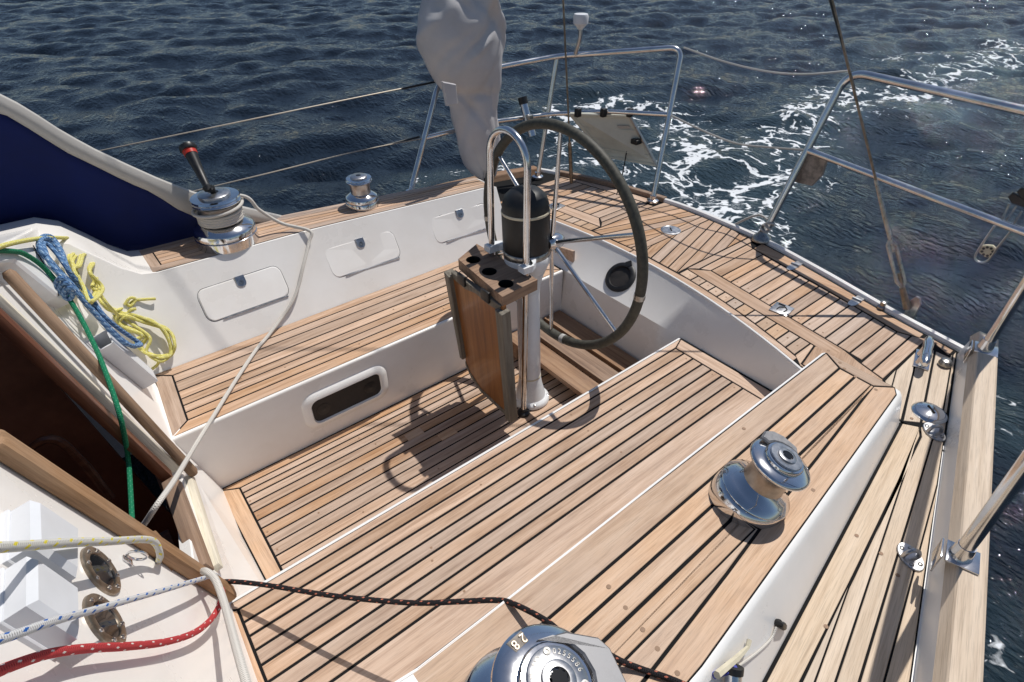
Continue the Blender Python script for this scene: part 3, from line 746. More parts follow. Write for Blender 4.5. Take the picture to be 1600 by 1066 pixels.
# ================================================================== fittings
def ringpts(c, r, n, ax, ay): return [Vector(c)+Vector(ax)*(r*math.cos(2*math.pi*k/n))+Vector(ay)*(r*math.sin(2*math.pi*k/n)) for k in range(n)]
def disc_label(text, r, z, a0, da, size, parent, mat, flip=False):
    """letters set round a circle, tops outward; real raised lettering"""
    for i, ch in enumerate(text):
        if ch == ' ': continue
        cu = bpy.data.curves.new('letter', 'FONT'); cu.body = ch; cu.size = size; cu.extrude = .0005; cu.align_x = 'CENTER'; cu.align_y = 'CENTER'
        t = bpy.data.objects.new('letter', cu); COL.objects.link(t)
        dg = bpy.context.evaluated_depsgraph_get(); me = bpy.data.meshes.new_from_object(t.evaluated_get(dg)); bpy.data.objects.remove(t)
        me.name = 'letter'; me.materials.clear(); me.materials.append(MT[mat])
        o = bpy.data.objects.new('letter', me); COL.objects.link(o); o.parent = parent
        a = a0+da*i
        M = Matrix.Rotation(a+(-math.pi/2 if not flip else math.pi/2), 4, 'Z'); M.translation = Vector((r*math.cos(a), r*math.sin(a), z)); o.matrix_basis = M
def star(n, r0, r1): return [(r0 if k % 2 else r1)*Vector((math.cos(math.pi*k/n), math.sin(math.pi*k/n), 0)) for k in range(2*n)]
def winch(loc, r, h, label, arm=True, spin=0, kind=0, group='sheet winches on the coamings'):
    w_ = thing('winch', label, 'winch', loc, group, (0, 0, spin))
    L = dict(parent=w_, local=True)
    if kind:
        MB().lathe([(r*1.0, 0), (r*1.0, .17*h), (r*.975, .185*h), (r*.95, .187*h)], 48, None, True, False).build('base', 'chrome', **L)
        MB().lathe([(r*.94, .18*h), (r*.94, .196*h)], 48, None, False, False).build('base_gap', 'black_plastic', **L)
        MB().lathe([(r*.95, .195*h), (r*.985, .198*h), (r*.98, .29*h), (r*.93, .335*h), (r*.70, .40*h), (r*.60, .43*h)], 48, None, False).build('drum_flange', 'chrome', **L)
        MB().lathe([(r*.60, .42*h), (r*.585, .55*h), (r*.60, .72*h), (r*.66, .78*h)], 48).build('drum', 'satin', **L)
        MB().lathe([(r*.64, .77*h), (r*.76, .80*h), (r*.79, .83*h), (r*.76, .86*h), (r*.74, .865*h), (r*.77, .885*h), (r*.75, .91*h), (r*.5, .925*h)], 48).build('top_flange', 'chrome', **L)
        MB().lathe([(r*.5, .9*h), (r*.5, .965*h), (r*.44, .985*h), (r*.16, .99*h), (r*.15, .96*h), (0, .958*h)], 32).build('cap', 'satin', **L)
        s_ = MB(); s_.prism([p+Vector((0, 0, .992*h)) for p in star(8, r*.105, r*.142)], .001); s_.build('handle_socket', 'black_gloss', **L)
        return w_
    MB().lathe([(r*1.0, -.03), (r*1.02, .0), (r*1.02, .05*h), (r*.99, .17*h), (r*.93, .205*h), (r*.6, .21*h)], 48).build('base', 'chrome', **L)
    MB().lathe([(r*.6, .208*h), (r*.96, .225*h), (r*1.0, .245*h), (r*.985, .27*h), (r*.8, .335*h), (r*.63, .40*h), (r*.58, .44*h)], 48).build('drum_flange', 'chrome', **L)
    MB().lathe([(r*.58, .435*h), (r*.56, .5*h), (r*.555, .62*h), (r*.58, .72*h), (r*.66, .77*h)], 48).build('drum', 'drum', **L)
    tf = MB().lathe([(r*.6, .765*h), (r*.80, .79*h), (r*.845, .82*h), (r*.84, .85*h), (r*.79, .875*h), (r*.5, .90*h)], 48).build('top_flange', 'chrome', **L)
    c = MB().lathe([(r*.52, .88*h), (r*.53, .94*h), (r*.5, .965*h), (r*.46, .968*h)], 40).build('cap_ring', 'chrome', **L)
    MB().lathe([(r*.44, .93*h), (r*.44, .985*h), (r*.425, .992*h), (r*.25, .993*h), (r*.245, 1.015*h), (r*.225, 1.02*h), (r*.15, 1.02*h), (r*.145, .985*h), (0.0, .984*h)], 40).build('cap', 'satin', **L)
    s_ = MB(); s_.prism([p+Vector((0, 0, 1.0185*h)) for p in star(8, r*.105, r*.142)], .001); s_.build('handle_socket', 'black_gloss', **L)
    if arm:
        a = MB(); q = []
        for t in (-75, -50, -25, 0, 22): q.append((math.cos(math.radians(t))*r*.56, math.sin(math.radians(t))*r*.56))
        out = [(r*.70, r*.36), (r*.93, r*.12), (r*.95, -r*.16), (r*.80, -r*.42), (r*.42, -r*.66)]
        a.prism([Vector((x, y, .955*h)) for x, y in [q[4]]+out[0:5]+q[:1]+q[1:4]], .05*h, .004); a.build('feeder_arm', 'brushed', **L)
    return w_
wb = PC(1166, 780); w1 = winch((wb.x, wb.y, zc(wb.x)+T), .098, .195, 'chrome two-speed winch on the near teak coaming, further aft of the two', spin=math.radians(78)); w1.rotation_mode = 'QUATERNION'; w1.rotation_quaternion = Vector((0, 0, 1)).rotation_difference(Vector((.21, -.24, 1)))@Matrix.Rotation(math.radians(60), 3, 'Z').to_quaternion(); w1.location.z -= .004
wb2 = PZ(876, 1062, .905)+Vector((-.049, .056, 0)); w2 = winch((wb2.x, wb2.y, zc(wb2.x)+T), .132, .235, 'large chrome winch cut by the bottom edge of the picture', arm=False)
w2.rotation_mode = 'QUATERNION'; w2.rotation_quaternion = Vector((0, 0, 1)).rotation_difference(Vector((.21, -.24, 1)))
hh = .235; rr = .132
a = MB(); pts = [(.52, 60), (.52, 85), (.52, 110), (.52, 140), (.53, 165)]
ang_aft = math.radians(0)
q = [Vector((rr*.56*math.cos(math.radians(t)), rr*.56*math.sin(math.radians(t)), 0)) for t in (80, 55, 30, 5, -20, -45, -70, -95)]
ext = [Vector((rr*.60, -rr*.86, 0)), Vector((rr*.86, -rr*.56, 0)), Vector((rr*.98, -rr*.10, 0)), Vector((rr*.93, rr*.10, 0)), Vector((rr*.55, rr*.42, 0))]
a.prism([p+Vector((0, 0, .975*hh)) for p in [q[0]]+ext[::-1]+[q[7]]+q[6:0:-1]], .05*hh, .004); a.build('feeder_arm', 'brushed', w2, local=True)
disc_label('PATENT NO.', rr*.36, .994*hh, math.radians(196), -math.radians(11.5), .0135, w2, 'worn_steel')
disc_label('0255586', rr*.36, .994*hh, math.radians(58), -math.radians(11.5), .0135, w2, 'worn_steel')
pl = MB(); M0 = Matrix.Rotation(math.radians(96), 4, 'Z')
pl.prism([M0@Vector(p) for p in ((rr*.62, -.017, .893*hh), (rr*.79, -.02, .878*hh), (rr*.79, .02, .878*hh), (rr*.62, .017, .893*hh))], .002, .0008); pl.build('size_plate', 'zinc', w2, local=True)
disc_label('28', rr*.705, .889*hh+.0015, math.radians(89), math.radians(13), .024, w2, 'bronze', flip=True)
for t in (75, 205, 320):
    sc = MB(); M1 = frame((rr*.375*math.cos(math.radians(t)), rr*.375*math.sin(math.radians(t)), .992*hh), (0, 0, 1)); sc.lathe([(.007, 0), (.007, .002), (.003, .002), (.003, .0005), (0, .0005)], 14, M1); sc.build('screw', 'worn_steel', w2, local=True)
# starboard winches
wb3 = PC(357, 377); wb3.x = .56; wb3.y = 1.19
w3 = winch((.56, 1.19, zc(.56)+T), .138, .245, 'big chrome winch wrapped with white sheet, black handle standing in it', arm=False, kind=1)
w4 = winch((1.26, 1.185, zc(1.26)+T), .086, .165, 'small chrome winch alone on the far coaming', arm=False, kind=1)
# handle
h0 = w3.location+Vector((0, 0, .25)); gb = PL(326, 297, (0, 0, 1), h0.z+.02); gt = gb+Vector((-.03, .03, .165))
d = PL(291, 226, (0, 0, 1), h0.z+.175); gt = d
hd = thing('winch_crank', 'black winch handle with a red band standing in the far winch', 'handle', h0)
MB().tube([h0+Vector((0, 0, -.02)), h0+Vector((0, 0, .015)), h0*.3+gb*.7+Vector((0, 0, .012)), gb], [.012, .013, .011, .014], 10).build('lever', 'black_plastic', hd)
ax = (gt-gb); MB().tube([gb, gb+ax*.06, gb+ax*.1, gb+ax*.5, gb+ax*.78], [.018, .021, .015, .021, .027], 16).build('grip', 'black_plastic', hd)
MB().tube([gb+ax*.775, gb+ax*.86], [.0285, .0295], 16).build('band', 'red_plastic', hd)
MB().tube([gb+ax*.86, gb+ax*.89, gb+ax*.96, gb+ax*1.0], [.034, .038, .036, .02], 18).build('knob', 'black_plastic', hd)
# ---- steering pedestal
ped = thing('steering_pedestal', 'white steering pedestal standing on the cockpit sole', 'pedestal', (1.447, .005, T), rot=(math.radians(-3.2), 0, 0))
L = dict(parent=ped, local=True)
MB().lathe([(.092, 0), (.092, .014), (.086, .022), (.074, .03), (.058, .10), (.052, .14)], 40).build('base_flange', 'pedestal_paint', **L)
MB().lathe([(.0515, .138), (.0515, .60), (.054, .63), (.066, .68), (.086, .73), (.098, .755), (.10, .775), (.098, .785)], 40).build('column', 'pedestal_paint', **L)
MB().lathe([(.0525, .142), (.0535, .145), (.0525, .150)], 40).build('collar', 'cream_plastic', **L)
for k in range(5):
    a = 2*math.pi*k/5+.5; MB().lathe([(.008, 0), (.008, .006), (.005, .008)], 8, frame((.082*math.cos(a), .082*math.sin(a), .018), (0, 0, 1))).build('bolt', 'steel', **L)
ct = Vector((1.447, .052, .79))
cp = thing('compass', 'black domed compass cover on top of the white pedestal', 'compass', ct, rot=(math.radians(-3.2), 0, 0)); L = dict(parent=cp, local=True)
MB().lathe([(.098, -.008), (.1, .0), (.1, .018), (.097, .022)], 44).build('bezel', 'worn_steel', **L)
MB().lathe([(.096, .02), (.0985, .04), (.0985, .175), (.097, .182)], 44).build('hood', 'black_plastic', **L)
MB().lathe([(.0985, .181), (.1, .184), (.1, .189), (.0985, .192)], 44).build('trim_ring', 'cream_plastic', **L)
MB().lathe([(.097, .19), (.095, .215), (.085, .248), (.06, .272), (.03, .281), (0.0, .283)], 44).build('dome', 'black_plastic', **L)
# guard hoop
gx0, gy0, gw, gz = 1.352, .055, .112, 1.315
gp = [Vector((gx0, gy0-gw, T)), Vector((gx0, gy0-gw, gz-gw))]+[Vector((gx0, gy0-gw*math.cos(math.pi*k/16), gz-gw+gw*math.sin(math.pi*k/16))) for k in range(1, 16)]+[Vector((gx0, gy0+gw, gz-gw)), Vector((gx0, gy0+gw, T))]
gd = thing('pedestal_guard', 'stainless steel hoop guard in front of the compass', 'guard rail', (gx0, gy0, 0))
MB().tube(gp, .0135, 16).build('hoop', 'steel', gd)
for s in (-1, 1): MB().lathe([(.03, 0), (.03, .012), (.018, .02), (.018, .03)], 20, frame((gx0, gy0+s*gw, T), (0, 0, 1))).build('foot', 'black_plastic', gd)
for s in (-1, 1):
    mb = MB(); yy_ = gy0+s*gw
    mb.prism([Vector((gx0-.025, yy_-.02, .815)), Vector((gx0+.02, yy_-.022, .815)), Vector((1.40, gy0+s*.06, .815)), Vector((1.43, gy0+s*.085, .815)), Vector((1.40, yy_+s*.005, .815)), Vector((gx0+.01, yy_+s*.024, .815)), Vector((gx0-.025, yy_+.02, .815))][::1], .03, .004)
    mb.build('bracket', 'pedestal_paint', gd)
# drinks holder
cz = .762
c4 = [PZ(*p, cz) for p in ((716, 405), (745, 381), (840, 437), (785, 464))]
dh = thing('drinks_holder', 'teak drinks holder board with three round holes on the pedestal guard', 'cup holder', sum(c4, Vector())/4)
hc = [PZ(*p, cz) for p in ((742, 405), (767, 422), (791, 438))]
mb = MB(); e = []
fl, bl, br_, frt = c4
# three cells across the front strip with a round hole each, plain strip behind
def lr(a, b, t): return a+(b-a)*t
depth_split = .70
fronts = [lr(fl, frt, t) for t in (0, .36, .66, 1)]; mids = [lr(lr(fl, bl, depth_split), lr(frt, br_, depth_split), t) for t in (0, .36, .66, 1)]
hr = .031
for i in range(3):
    q = [fronts[i], fronts[i+1], mids[i+1], mids[i]]; c = sum(q, Vector())/4; n = 32; ot = []; it = []
    for k in range(n):
        t = k/n*4; s_ = int(t); f = t-s_; p = lr(q[s_], q[(s_+1) % 4], f); d = (p-c); d.z = 0; ot.append(p); it.append(c+d.normalized()*hr)
    vs = ot+it+[p-Vector((0, 0, .045)) for p in it]
    fs = [[k, (k+1) % n, n+(k+1) % n, n+k] for k in range(n)]+[[n+k, n+(k+1) % n, 2*n+(k+1) % n, 2*n+k] for k in range(n)]+[[2*n+k for k in range(n)]]
    mb.add(vs, fs)
mb.add([mids[0], mids[1], mids[2], mids[3], br_, bl], [[0, 1, 2, 3, 4, 5]])
lo4 = [p-Vector((0, 0, .048)) for p in (fl, frt, br_, bl)]
mb.add([fronts[0], fronts[1], fronts[2], fronts[3], lo4[1], lo4[0]], [[0, 5, 4, 3, 2, 1]]); mb.add([frt, mids[3], br_, lo4[2], lo4[1]], [[0, 4, 3, 2, 1]])
mb.add([br_, bl, lo4[3], lo4[2]], [[0, 3, 2, 1]]); mb.add([bl, mids[0], fl, lo4[0], lo4[3]], [[0, 4, 3, 2, 1]]); mb.add(lo4, [[3, 2, 1, 0]])
o = mb.build('board', 'teak_brown', dh)
for c in (0, 1, 2):
    q = [fronts[c], fronts[c+1], mids[c+1], mids[c]]; cc = sum(q, Vector())/4
    MB().lathe([(hr-.0015, -.044), (hr-.0008, .0012)], 28, frame(cc, (0, 0, 1)), True, False).build('cup_sleeve', 'black_plastic', dh)
# table leaf hanging from the holder
tl = [PX(702, 427, 1.18), PX(789, 482, 1.18)]
TA, TB = Vector((1.18, .246, .712)), Vector((1.18, -.142, .718)); TC_, TD = Vector((1.232, -.132, .075)), Vector((1.232, .245, .095))
tb = thing('folding_table', 'varnished wooden table leaf with weathered edges hanging below the drinks holder', 'table', (1.2, .05, .72))
nrm = (TD-TA).cross(TB-TA).normalized()
if nrm.x > 0: nrm = -nrm
def tq(u, v, d=0): return (TA*(1-u)+TB*u)*(1-v)+(TD*(1-u)+TC_*u)*v+nrm*d
mb = MB(); out = [tq(.05, .0), tq(.95, .0), tq(.95, .97), tq(.86, 1.0), tq(.34, 1.0), tq(.16, .93), tq(.06, .84), tq(.05, .78)]
mb.prism(out, -nrm*.018, .002)
def leaf_part(name, mat, pts, d, th, bev=.003):
    mb = MB(); P_ = [tq(u, v, d) for u, v in pts]; c = sum(P_, Vector())/len(P_)
    e = (tq(.5, 1)-tq(.5, 0)).normalized(); sdir = nrm.cross(e)
    M = Matrix((e, sdir, nrm)).transposed(); iv = M.transposed()
    mb.prism([iv@(p-c) for p in P_], Vector((0, 0, -th)), bev)
    o = mb.build(name, mat, tb, local=True); M4 = M.to_4x4(); M4.translation = c-tb.location; o.matrix_basis = M4; return o
leaf_part('leaf', 'varnish', [(.05, .0), (.95, .0), (.95, .97), (.86, 1.0), (.34, 1.0), (.16, .93), (.06, .84)], .0, .018)
leaf_part('edge_strip', 'grey_wood', [(-.02, .0), (.07, .02), (.09, .76), (.03, .76)], .022, .044)
leaf_part('edge_strip', 'grey_wood', [(.89, .02), (1.0, .03), (1.0, .985), (.90, .985)], .022, .044)
leaf_part('edge_strip', 'grey_wood', [(.05, -.005), (.93, -.005), (.9, .045), (.72, .055), (.5, .035), (.3, .06), (.07, .04)], .003, .024, .002)
leaf_part('edge_strip', 'grey_wood', [(.07, .80), (.13, .88), (.34, .965), (.86, .965), (.86, 1.0), (.34, 1.0), (.15, .935), (.06, .845)], .004, .026, .002)
for u in (.28, .70):
    mb = MB(); a_ = tq(u, -.015, .008); mb.box(a_, (.012, .05, .05), None, .003); mb.build('hinge', 'black_plastic', tb)
# ---- wheel
hub = Vector((1.55, -.012, .836)); R = .468
wh = thing('ship_wheel', 'large steering wheel with olive leather rim and steel spokes', 'steering wheel', hub)
MB().tube([hub+Vector((0, R*math.cos(t), R*math.sin(t))) for t in [2*math.pi*k/96 for k in range(96)]], .0205, 12, closed=True).build('rim', 'leather', wh)
for k in range(6):
    a = math.radians(90+60*k+[0, 5, 4, 0, 0, 4][k]); d = Vector((0, math.cos(a), math.sin(a)))
    MB().tube([hub+Vector((-.02, 0, 0))+d*.025, hub+d*(R-.012)], [.0095, .0085], 12).build('spoke', 'steel', wh)
MB().lathe([(.0, -.045), (.022, -.045), (.026, -.035), (.034, -.028), (.036, .0), (.03, .02), (.02, .035)], 24, frame(hub, (1, 0, 0))).build('hub', 'steel', wh)
MB().tube([hub+Vector((.0, 0, 0)), Vector((1.455, .02, .80))], .022, 14).build('axle', 'black_plastic', wh)
for a in (-8, -100, 185):
    t = math.radians(a); c = hub+Vector((0, R*math.cos(t), R*math.sin(t))); tg = Vector((0, -math.sin(t), math.cos(t)))
    MB().tube([c-tg*.011, c+tg*.011], .0222, 14).build('rim_clamp', 'worn_steel' if a != -100 else 'rope_grey', wh)
# ---- pushpit (far side)
def tubething(name, label, cat, group=None):
    return thing(name, label, cat, (0, 0, 0), group)
s1b, s2b, s3b = PZ(1020, 313, .515), PZ(840, 276, .515), PZ(640, 305, .585)
s1t, s2t, s3t = PZ(1066, 74, 1.31), PZ(871, 88, 1.215), PZ(686, 127, 1.15)
pf = thing('pushpit_rail', 'stainless pushpit rail on the far quarter carrying the solar panel', 'railing', s1b, 'pushpit rails at the stern')
top = fillet([s1b, s1t, s2t+(s2t-s1t)*0.02, s3t, s3t+(s3b-s3t)*.12], .06, 7)
top = fillet([s1b, s1t], .05)+[]
path = [s1b, s1t]+smooth_path([s1t, s2t, PZ(780, 105, 1.18), s3t], 5)[1:]+[s3b]
P2 = [s1b, s1t]+[s2t, PZ(780, 105, 1.18), s3t]+[s3b]
MB().tube(fillet(P2, .07, 7), .0155, 14).build('top_rail', 'steel', pf)
MB().tube([s2b, s2t], .0145, 12).build('upright', 'steel', pf)
def onl(a, b, t): return a+(b-a)*t
def nearest_t(a, b, px, py):
    best = None
    for k in range(101):
        p = a+(b-a)*(k/100); v = p-OC; q = (800+FPX*v.dot(RT)/v.dot(FW), 533-FPX*v.dot(UP)/v.dot(FW)); dd = (q[0]-px)**2+(q[1]-py)**2
        if best is None or dd < best[0]: best = (dd, p)
    return best[1]
m1, m2, m3 = nearest_t(s1b, s1t, 1046, 180), nearest_t(s2b, s2t, 853, 178), nearest_t(s3b, s3t, 657, 214)
MB().tube(fillet([m1, PZ(945, 174, m2.z*.5+m1.z*.5), m2, PZ(760, 192, (m2.z+m3.z)/2), m3], .05), .0135, 12).build('mid_rail', 'steel', pf)
for b_ in (s1b, s2b, s3b): MB().lathe([(.036, -.012), (.036, .004), (.02, .01), (.018, .03)], 20, frame(b_, (0, 0, 1))).build('foot', 'steel', pf)
# near quarter
s4b, s4t = PZ(1190, 372, .52), PZ(1325, 111, 1.33)
s5b = PZ(1538, 545, .63); s5t = s5b+Vector((-.03, -.02, .70)); s6b = PZ(1500, 868, .635); s6t = s6b+Vector((-.02, .01, .70))
k1, k2 = PZ(1600, 173, 1.33), Vector((2.98, -1.16, 1.33))
pn = thing('pushpit_rail', 'stainless pushpit rail round the near quarter, leaving the picture at right', 'railing', s4b, 'pushpit rails at the stern')
MB().tube(fillet([s4b, s4t, k1, onl(s4t, k1, 1.35), s5t, s6t, s6t+Vector((-1.3, -.3, .0))], .10, 8), .0185, 16).build('top_rail', 'steel', pn)
m4 = nearest_t(s4b, s4t, 1262, 236); m5 = onl(s5b, s5t, .52)
k3 = PZ(1600, 363, .97)
MB().tube(fillet([m4, onl(m4, k3, .999), onl(m4, k3, 1.12), m5], .08), .0155, 14).build('mid_rail', 'steel', pn)
MB().tube([s5b, s5t], .0185, 16).build('upright', 'steel', pn)
MB().tube([s6b, s6t], .0185, 16).build('upright', 'steel', pn)
for b_ in (s5b, s6b):
    mb = MB(); mb.lathe([(.028, 0), (.025, .02), (.021, .045)], 18, frame(b_-Vector((0, 0, .002)), (0, 0, 1))); mb.build('socket', 'steel', pn)
    mb = MB(); dz = Vector((1, .30, 0)).normalized(); mb.box(b_+Vector((0, -.006, -.0)), (.075, .075, .006), Matrix.Rotation(math.atan(.3), 3, 'Z'), .002)
    mb.box(b_+Vector((-.012, .038, -.03)), (.07, .005, .065), Matrix.Rotation(math.atan(.3), 3, 'Z'), .002); mb.build('base_plate', 'steel', pn)
mb = MB(); mb.lathe([(.05, -.012), (.05, .0), (.04, .012), (.03, .02), (.02, .04)], 20, frame(s4b, (0, 0, 1))); mb.build('foot', 'worn_steel', pn)
# knotted line round the foot of that upright
kn = []
for k in range(60):
    t = k/59; a = t*2*math.pi*3.2; d = (s4t-s4b).normalized(); u = d.orthogonal().normalized(); v = d.cross(u)
    kn.append(s4b+d*(.04+.055*t+.008*math.sin(a*1.7))+(u*math.cos(a)+v*math.sin(a))*(.021+.006*math.sin(a*.9)))
kn += [kn[-1]+Vector((.02, .06, .0)), kn[-1]+Vector((.0, .13, -.05)), kn[-1]+Vector((.04, .3, -.22))]
tag(MB().tube(smooth_path(kn, 2), .0065, 6).build('lashing', 'rope_grey'), 'frayed grey rope lashing round the foot of a stern rail', 'rope')
# old anode plate on the near rail
zp_ = [PX(*p, m4.x-.01) for p in ((1262, 243), (1293, 246), (1284, 274), (1268, 291), (1238, 284), (1236, 266))]
mb = MB(); mb.prism(zp_, Vector((.02, 0, 0)), .003); o = mb.build('backing_plate', 'zinc'); tag(o, 'grey weathered plate clamped under the near stern rail', 'plate')
# wires across the stern gate
def wire(name, label, pts, r, mat='wire', cat='wire', n=6, group='guard wires'):
    return tag(MB().tube(smooth_path(pts, 6), r, n).build(name, mat), label, cat, group)
wire('gate_wire', 'upper slack rope across the open stern gate', [s1t+Vector((.0, -.012, 0)), PZ(1130, 96, 1.30), PZ(1200, 112, 1.30), PZ(1260, 116, 1.31), s4t], .0055, 'rope_grey')
wire('gate_wire', 'lower slack rope across the open stern gate', [m1+Vector((0, -.01, 0)), PZ(1100, 205, .93), PZ(1150, 224, .92), PZ(1200, 230, .93), m4], .0055, 'rope_grey')
wire('guard_wire', 'upper guard wire running forward from the far stern rail', [s3t, PY(560, 152, 1.42), PY(400, 185, 1.46), PY(155, 236, 1.52), PY(20, 264, 1.55)], .0032)
wire('guard_wire', 'lower guard wire running forward from the far stern rail', [m3, PY(560, 236, 1.40), PY(430, 268, 1.44), PY(310, 297, 1.48), PY(150, 337, 1.52)], .0032)
for a_, b_, zz in (((680, 128), (628, 139), 1.15), ((655, 214), (600, 228), .865)):
    tag(MB().tube([PZ(*a_, zz), PZ(*b_, zz)], .006, 8).build('wire_lashing', 'black_plastic'), 'black lashing at the aft end of the %s guard wire' % ('upper' if zz > 1 else 'lower'), 'lashing', 'black lashings on the guard wires')
# ---- backstays
cpb = PZ(1420, 492, .51)
bsn = thing('backstay', 'near backstay with rusty turnbuckle at the transom', 'backstay', cpb, 'backstays')
bd = (PL(1300, 0, (1, 0, 0), 2.60)-cpb).normalized()
def bs(t, o=0): return cpb+bd*t+RT*o
mb = MB(); mb.prism([cpb+Vector((.01, y, z)) for y, z in ((-.022, -.04), (.022, -.04), (.022, .06), (.008, .085), (-.008, .085), (-.022, .06))], Vector((.012, 0, 0)), .002); mb.build('chainplate', 'worn_steel', bsn)
MB().tube([bs(.03), bs(.13)], [.016, .012], 10).build('toggle', 'rusty_steel', bsn)
for o_ in (-.017, .017): MB().tube([bs(.13, 0), bs(.16, o_), bs(.33, o_), bs(.36, 0)], [.007, .0085, .0085, .007], 8).build('turnbuckle_side', 'worn_steel', bsn)
MB().tube([bs(.09), bs(.2)], .008, 8).build('screw', 'rusty_steel', bsn); MB().tube([bs(.30), bs(.47), bs(.62)], [.009, .0105, .008], 8).build('terminal', 'worn_steel', bsn)
MB().tube([bs(.6), bs(9)], .0055, 8).build('wire', 'rusty_steel', bsn)
p0 = PX(1757*0+1316, 150, bs(1.3).x); MB().tube([bs(1.0, .004), bs(1.45, -.012), bs(3.0, -.05), bs(9, -.12)], .0042, 6).build('cable', 'black_plastic', bsn)
cpf = PZ(893, 286, .52)
bsf = thing('backstay', 'far backstay, thin bronze coloured wire seen through the wheel', 'backstay', cpf, 'backstays')
fd = (PL(880, 0, (1, 0, 0), 2.58)-cpf).normalized()
MB().tube([cpf, cpf+fd*.25], .012, 10).build('turnbuckle', 'rusty_steel', bsf); MB().tube([cpf+fd*.25, cpf+fd*9], .0052, 8).build('wire', 'rusty_steel', bsf)
# ================================================================== sprayhood side panel
YH = 1.335
def hx(px, py): p = PY(px, py, YH); return (p.x, p.z)
oc = [(-.95, 1.62), (-.4, 1.545)]+[hx(*p) for p in ((0, 146), (49, 175), (98, 207), (148, 234), (197, 257), (246, 279), (295, 298), (367, 320), (426, 334), (471, 345))]
ic = [(-.95, 1.58), (-.4, 1.50)]+[hx(*p) for p in ((0, 169), (49, 198), (98, 230), (148, 254), (197, 279), (236, 295), (262, 313), (282, 326), (315, 336), (377, 339), (427, 350), (450, 353))]
hood = thing('sprayhood', 'navy blue canvas sprayhood side panel with pale grey edging', 'sprayhood', (0, 1.33, .68))
xsn = [-.95+i*(1.99/44) for i in range(45)]
rows = []
for x in xsn:
    zt = lerp(x, ic); zb = zcf(x)-.05; yb_ = lerp(x, [(-.9, 1.45), (.6, 1.39), (.8, 1.365), (1.04, 1.30)])
    if zt < zb+.004: zt = zb+.004
    rows.append([Vector((x, yb_+(YH-.03-yb_)*(t**1.3)+.03*math.sin(math.pi*t)*.5, zb+(zt-zb)*t)) for t in [k/8 for k in range(9)]])
o = MB().grid(rows, True).build('panel', 'navy_canvas', hood); md = o.modifiers.new('thick', 'SOLIDIFY'); md.thickness = .003
rows = []
for i in range(46):
    x = -.95+i*(1.98/45); zi = lerp(x, ic); zo = lerp(x, oc); zo = max(zo, zi+.006)
    rows.append([Vector((x, YH-.034-.012*math.sin(math.pi*t), zi-.006+(zo-zi+.006)*t)) for t in (0, .25, .5, .75, 1.0)]+[Vector((x, YH-.02, zo+.004)), Vector((x, YH+.004, zo-.004))])
o = MB().grid(rows, True).build('edging', 'grey_vinyl', hood); md = o.modifiers.new('thick', 'SOLIDIFY'); md.thickness = .004
# ================================================================== lockers in the backrest
def wallp(x, z, off=0): 
    k = (lerp(x, YI[1])-.85)/(zc(x)-.009-.352); n = Vector((0, -1, k)).normalized()
    return Vector((x, .85+k*(z-.352), z))+n*off
def rrect(x0, x1, z0, z1, r, n=5, f=wallp, off=0):
    pts = []
    for cx, cz, a0 in ((x1-r, z1-r, 0), (x0+r, z1-r, 90), (x0+r, z0+r, 180), (x1-r, z0+r, 270)):
        for k in range(n+1): a = math.radians(a0+90*k/n); pts.append(f(cx+r*math.cos(a), cz+r*math.sin(a), off))
    return pts
for x0, x1 in ((.325, .700), (.930, 1.307), (1.53, 1.90)):
    z0, z1 = .452, .575
    g = MB(); g.tube(rrect(x0-.004, x1+.004, z0-.003, z1+.003, .035, off=.0005), .0013, 6, closed=True); g.build('locker_seam', 'caulk', boat)
    nn = wallp(x0, .5, 1)-wallp(x0, .5, 0)
    d = MB(); d.prism(rrect(x0, x1, z0, z1, .033, off=.004), -nn*.007, .002); d = d.build('locker_door', 'gelcoat', boat)
    xm_ = (x0+x1)/2+.005
    l = MB(); l.prism([wallp(xm_-.022, z1+.006, .009), wallp(xm_+.022, z1+.006, .009), wallp(xm_+.022, z1-.02, .009)]+[wallp(xm_+.022*math.cos(math.radians(-a)), z1-.022-.016*math.sin(math.radians(a)), .009) for a in range(0, 181, 30)]+[wallp(xm_-.022, z1-.02, .009)], -nn*.006, .0015); l.build('latch', 'satin', d)
    l = MB(); l.lathe([(.011, 0), (.012, .003), (.006, .003), (.005, .0008), (0, .0008)], 14, frame(wallp(xm_, z1-.02, .009), nn)); l.build('latch_ring', 'worn_steel', d)
    h_ = MB(); h_.tube([wallp(x0+.06, z0-.004, .004), wallp(x1-.012, z0-.004, .004)], .0035, 6); h_.build('hinge', 'satin', d)
# speaker niche in the seat front
sp = thing('cockpit_speaker', 'dark oblong speaker in a white surround under the far bench', 'speaker', (.68, .39, .18))
fy = lambda x, z, off=0: Vector((x, .392-off, z))
sx0, sx1, sz0, sz1 = .485, .885, .085, .268
outr = rrect(sx0, sx1, sz0, sz1, .06, 6, fy, .014); inr = rrect(sx0+.03, sx1-.03, sz0+.024, sz1-.028, .036, 6, fy, .016); bas = rrect(sx0-.008, sx1+.008, sz0-.008, sz1+.008, .066, 6, fy, -.001); deep = rrect(sx0+.036, sx1-.036, sz0+.028, sz1-.034, .03, 6, fy, .003)
n = len(outr); mb = MB(); mb.add(bas+outr+inr+deep, [[a*n+k, a*n+(k+1) % n, (a+1)*n+(k+1) % n, (a+1)*n+k][::-1] for a in range(3) for k in range(n)], True); mb.build('surround', 'gelcoat_white', sp, angle=60)
mb = MB(); mb.prism(rrect(sx0+.034, sx1-.034, sz0+.026, sz1-.032, .032, 6, fy, .0055), Vector((0, .004, 0))); mb.build('grille', 'speaker_grille', sp)
